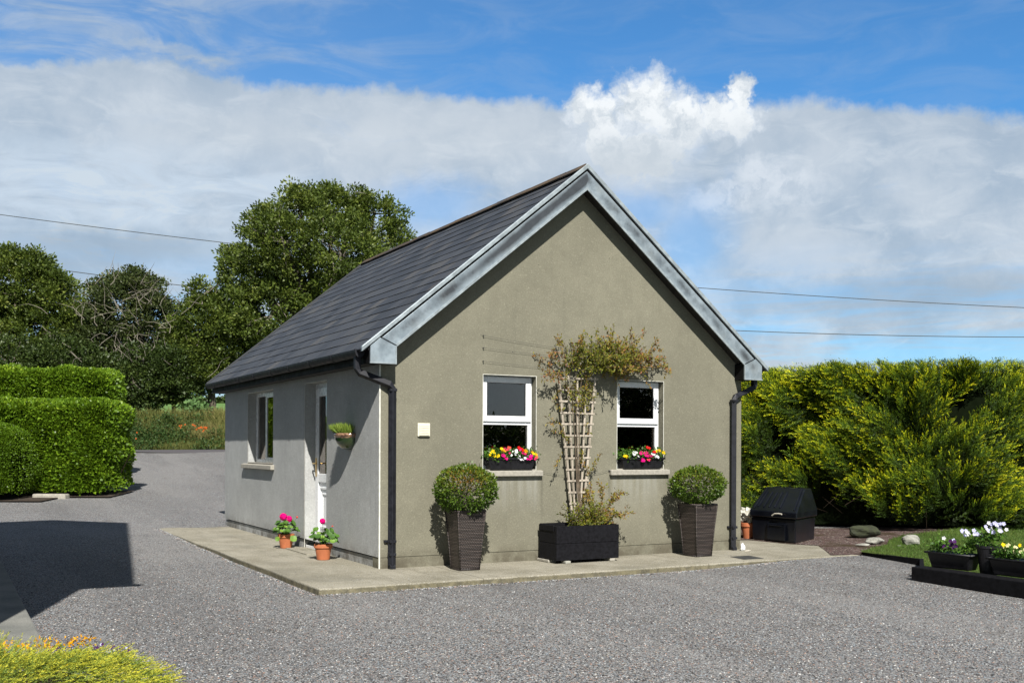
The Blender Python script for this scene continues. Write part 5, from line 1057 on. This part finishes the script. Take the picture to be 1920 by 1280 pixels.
# overhead cables
def cable(pts,label,D):
    m=MB(); (xa,ya),(xb,yb),(xc,yc_)=pts; xs=np.linspace(-150,2100,40)
    A=np.polyfit([p[0] for p in pts],[p[1] for p in pts],2); L_=[]
    for x in xs:
        dd=D; l_,z_=P2(x,float(np.polyval(A,x)),dd); L_.append(tuple(cl(np.array(dd),np.array(l_),z_)))
    m.tube(L_,.021,6); tag(m.build('overhead_cable','cable_black',base=L_[0]),label,'cable','overhead cables behind the outbuilding')
cable([(0,407),(408,458),(1920,581)],'upper overhead cable sagging across the sky behind the roof',60)
cable([(110,510),(370,543),(1920,636)],'lower overhead cable crossing the sky just above the right hedge',56)

# ------------------------------------------------------------------ sky, sun, camera
w=bpy.data.worlds.new('World'); sc.world=w; w.use_nodes=True; w.node_tree.nodes.clear(); t=NT(w.node_tree)
sun=Vector((.33,1.,-1.02)).normalized(); elev=math.asin(-sun.z); azm=math.atan2(-sun.x,-sun.y)
sky=t.node('ShaderNodeTexSky',sky_type='NISHITA'); sky.sun_disc=False; sky.sun_elevation=elev; sky.sun_rotation=azm%(2*math.pi); sky.air_density=.95; sky.dust_density=.25; sky.ozone_density=2.6
SKYS=.080
co=t.node('ShaderNodeTexCoord').outputs['Generated']; s=t.node('ShaderNodeSeparateXYZ'); t.put(s.inputs[0],co)
az=t.m('SUBTRACT',t.m('MULTIPLY',t.m('ARCTAN2',s.outputs[0],s.outputs[1]),180/math.pi),28.5); el=t.m('MULTIPLY',t.m('ARCSINE',s.outputs[2]),180/math.pi)
cv=t.node('ShaderNodeCombineXYZ'); t.put(cv.inputs[0],az); t.put(cv.inputs[1],el); P0=cv.outputs[0]     # degrees of azimuth from the ridge, degrees of height
def AE(px,py): return (math.degrees(math.atan((px-960)/1970.6)), math.degrees(math.atan((844-py)/math.hypot(1970.6,px-960))))
wsm=t.vm('SUBTRACT',t.noise(P0,.9,5,.6,out=1),(.5,.5,.5)); wbg=t.vm('SUBTRACT',t.noise(P0,.16,4,.55,out=1),(.5,.5,.5))
Pw=t.vm('ADD',P0,t.vm('ADD',t.vm('MULTIPLY',wsm,(1.7,1.3,0)),t.vm('MULTIPLY',wbg,(3.5,1.6,0))))
Pc=t.vm('ADD',P0,t.vm('ADD',t.vm('MULTIPLY',wsm,(2.2,2.0,0)),t.vm('MULTIPLY',t.vm('SUBTRACT',t.noise(P0,2.6,5,.6,out=1),(.5,.5,.5)),(.55,.55,0))))
def sep(v): n=t.node('ShaderNodeSeparateXYZ'); t.put(n.inputs[0],v); return n.outputs[0],n.outputs[1]
wx,wy=sep(Pw)
def fcurve(x,pts):   # piecewise linear function of azimuth
    n=t.node('ShaderNodeFloatCurve'); xs=[AE(p[0],p[1]) for p in pts]; c=n.mapping.curves[0]; c.points[0].location=(0,xs[0][1]/30); c.points[1].location=(1,xs[-1][1]/30)
    for a_,e_ in xs: c.points.new((a_+32)/64,e_/30)
    n.mapping.update(); t.put(n.inputs[1],t.m('DIVIDE',t.m('ADD',x,32.),64.)); return t.m('MULTIPLY',n.outputs[0],30.)
topE=fcurve(wx,[(-200,95),(0,108),(250,108),(550,150),(800,158),(930,172),(1080,182),(1500,186),(1700,198),(1920,212),(2100,220)])
ab=t.m('SUBTRACT',topE,wy)        # degrees below the upper edge of the bank
band=t.mr(ab,-.15,.75)
def blob(vec,px,py,rx,ry,pw=1.):
    a_,e_=AE(px,py); k=math.degrees(1/1970.6); v=t.vm('MULTIPLY',t.vm('SUBTRACT',vec,(a_,e_,0)),(1/(rx*k),1/(ry*k),0)); return t.m('SUBTRACT',1.,t.vm('LENGTH',v))
def mx_(vals):
    r=vals[0]
    for v in vals[1:]: r=t.m('MAXIMUM',r,v)
    return r
# cumulus heads
cum=mx_([blob(Pc,1205,200,88,72),blob(Pc,1110,215,66,58),blob(Pc,1275,235,80,62),blob(Pc,1390,182,30,46),blob(Pc,1345,222,55,46),blob(Pc,1385,232,50,44),blob(Pc,1190,300,150,70),blob(Pc,1130,265,80,60)])
cumd=t.mr(t.m('ADD',cum,t.m('MULTIPLY',t.m('SUBTRACT',t.noise(Pc,.8,5,.55),.5),.45)),-.08,.52)
c2=mx_([blob(Pc,1420,330,70,45),blob(Pc,1470,355,80,36),blob(Pc,1360,370,90,30)]); c2d=t.mr(c2,-.2,.8,0,.7)
c3=t.mr(mx_([blob(Pc,1500,470,120,50),blob(Pc,1560,480,90,36)]),-.2,.5,0,.85)
# holes of blue in the bank and below it
holes=mx_([blob(Pw,1290,450,110,110),blob(Pw,800,395,130,60),blob(Pw,1200,395,100,50)])
hole=t.mr(holes,-.25,.85,0,.46)
low=t.mr(wy,4.6,11.5)               # the bank dissolves towards the horizon
n_low=t.noise(t.mapping(P0,(.10,.75,1),rot=(0,0,-.03)),1.,7,.62,.4); n_big=t.noise(t.mapping(P0,(.16,.42,1)),1.,6,.6,.5)
streak=t.mr(n_low,.36,.62)
dens=t.m('MULTIPLY',band,t.m('ADD',t.m('MULTIPLY',low,.93),t.m('MULTIPLY',t.m('SUBTRACT',1.,low),t.m('ADD',.38,t.m('MULTIPLY',streak,.58)))),clamp=True)
dens=t.m('MULTIPLY',dens,t.m('SUBTRACT',1.,hole)); dens=t.m('MULTIPLY',dens,t.mr(n_big,.12,.42,.72,1.))
lw=t.m('MULTIPLY',t.mr(mx_([blob(Pw,230,400,420,120),blob(Pw,420,390,200,90)]),-.2,.5,0,1.),t.mr(t.noise(t.mapping(P0,(.22,.9,1),rot=(0,0,.12)),1.,7,.62,.8),.34,.60,.15,1.))       # bright veil low on the left
dens=t.m('MAXIMUM',dens,lw)
# cirrus above
n_c=t.noise(t.mapping(P0,(.16,.62,1),rot=(0,0,.25)),1.,7,.62,.8)
lf=t.mr(az,4.,-26.)
cir=t.m('MULTIPLY',t.mr(n_c,.38,.72),t.m('ADD',.13,t.m('MULTIPLY',lf,.50)))
cir=t.m('ADD',cir,t.mr(blob(Pw,330,108,110,14),-.2,.8,0,.45))
cir=t.m('MULTIPLY',cir,t.mr(el,38.,20.,0,1))
cir=t.m('ADD',cir,t.m('MULTIPLY',lf,.16),clamp=True)
dens=t.m('MAXIMUM',dens,cir); tot=mx_([dens,cumd,c2d,c3])
tot=t.m('MULTIPLY',tot,t.mr(el,60.,30.,0,1)); tot=t.m('MULTIPLY',tot,t.mr(t.m('ABSOLUTE',az),85.,45.,0,1))
away=t.m('MAXIMUM',t.mr(t.m('ABSOLUTE',az),48.,80.),t.mr(el,30.,46.))   # grey cloud added outside the view to dim and neutralise sky light
away=t.m('MULTIPLY',away,t.mr(t.noise(co,2.2,5,.6),.30,.48,.35,.92))
tot=t.m('MAXIMUM',tot,away)
# colour of the cloud itself
shade=t.mr(t.noise(t.vm('ADD',P0,t.vm('MULTIPLY',wbg,(2,2,0))),.22,6,.6),.3,.7)
fil=t.noise(t.vm('ADD',t.mapping(P0,(.35,.85,1)),t.vm('MULTIPLY',wbg,(1.5,1.,0))),1.,8,.62,.6)
col=t.mix(shade,(.44,.54,.65),(.64,.71,.78)); col=t.mix(t.mr(fil,.45,.72,0,.55),col,(.76,.82,.87)); col=t.mix(t.mr(ab,3.,.2,0,.3),col,(.42,.51,.62))
col=t.mix(t.m('MULTIPLY',t.mr(mx_([blob(P0,900,260,800,90),blob(P0,500,255,300,60)]),-.1,.9),.40),col,(.76,.80,.82))
col=t.mix(lw,col,(.66,.76,.86))
col=t.mix(t.mr(mx_([blob(Pw,200,470,330,60),blob(Pw,60,500,200,50),blob(Pw,1700,560,330,60)]),0,.8,0,.75),col,(.36,.46,.57))
cs=t.noise(Pc,.55,6,.62); cshade=t.m('MULTIPLY',t.mr(cs,.34,.6),t.mr(wy,14.5,18.5,.25,1))
ccol=t.mix(cshade,(.62,.70,.78),(1.0,1.04,1.07))
col=t.mix(t.m('MULTIPLY',cumd,t.mr(wy,13.5,17.,.15,1.)),col,ccol)
col=t.mix(t.m('MULTIPLY',c2d,t.mr(cs,.35,.55,.2,1)),col,(.86,.91,.96))
col=t.mix(t.m('MULTIPLY',c3,.7),col,(.68,.74,.80))
col=t.mix(away,col,t.mix(t.mr(el,22.,5.),(.165,.18,.20),(.50,.56,.62)))
CB=.56
bg=t.node('ShaderNodeBackground'); skc=t.mix(1.,sky.outputs[0],(.44,.88,1.16),'MULTIPLY'); t.put(bg.inputs[0],skc); bg.inputs[1].default_value=SKYS
bg2=t.node('ShaderNodeBackground'); t.put(bg2.inputs[0],col); bg2.inputs[1].default_value=CB
mxs=t.node('ShaderNodeMixShader'); t.put(mxs.inputs[0],tot); t.l.new(bg.outputs[0],mxs.inputs[1]); t.l.new(bg2.outputs[0],mxs.inputs[2])
ow=t.node('ShaderNodeOutputWorld'); t.l.new(mxs.outputs[0],ow.inputs[0])
ld=bpy.data.lights.new('sun','SUN'); ld.energy=4.8; ld.angle=math.radians(.5); ld.color=(1,.955,.88); lo=bpy.data.objects.new('sun',ld); COL.objects.link(lo); lo.rotation_euler=sun.to_track_quat('-Z','Y').to_euler(); lo.location=(-10,-20,20)
cam=bpy.data.cameras.new('camera'); co_=bpy.data.objects.new('camera',cam); COL.objects.link(co_)
Rv=Vector((.87882332,-.47713138,.0039)); Uv=Vector((-.00242542,.00370637,.99999)); Fv=Vector((.47714115,.87882416,-.0021))
Rv.normalize(); Fv=(Fv-Rv*Fv.dot(Rv)).normalized(); Uv=Rv.cross(Fv)
mt=Matrix((Rv,Uv,-Fv)).transposed().to_4x4(); mt.translation=Vector((CX,CY,CZ)); co_.matrix_world=mt
cam.sensor_width=36; cam.lens=36*1970.59/1920; cam.shift_y=(843.95-640)/1920; cam.clip_end=3000; cam.clip_start=.05
sc.camera=co_
sc.view_settings.view_transform='Standard'; sc.view_settings.look='None'; sc.view_settings.exposure=.75; sc.view_settings.gamma=1
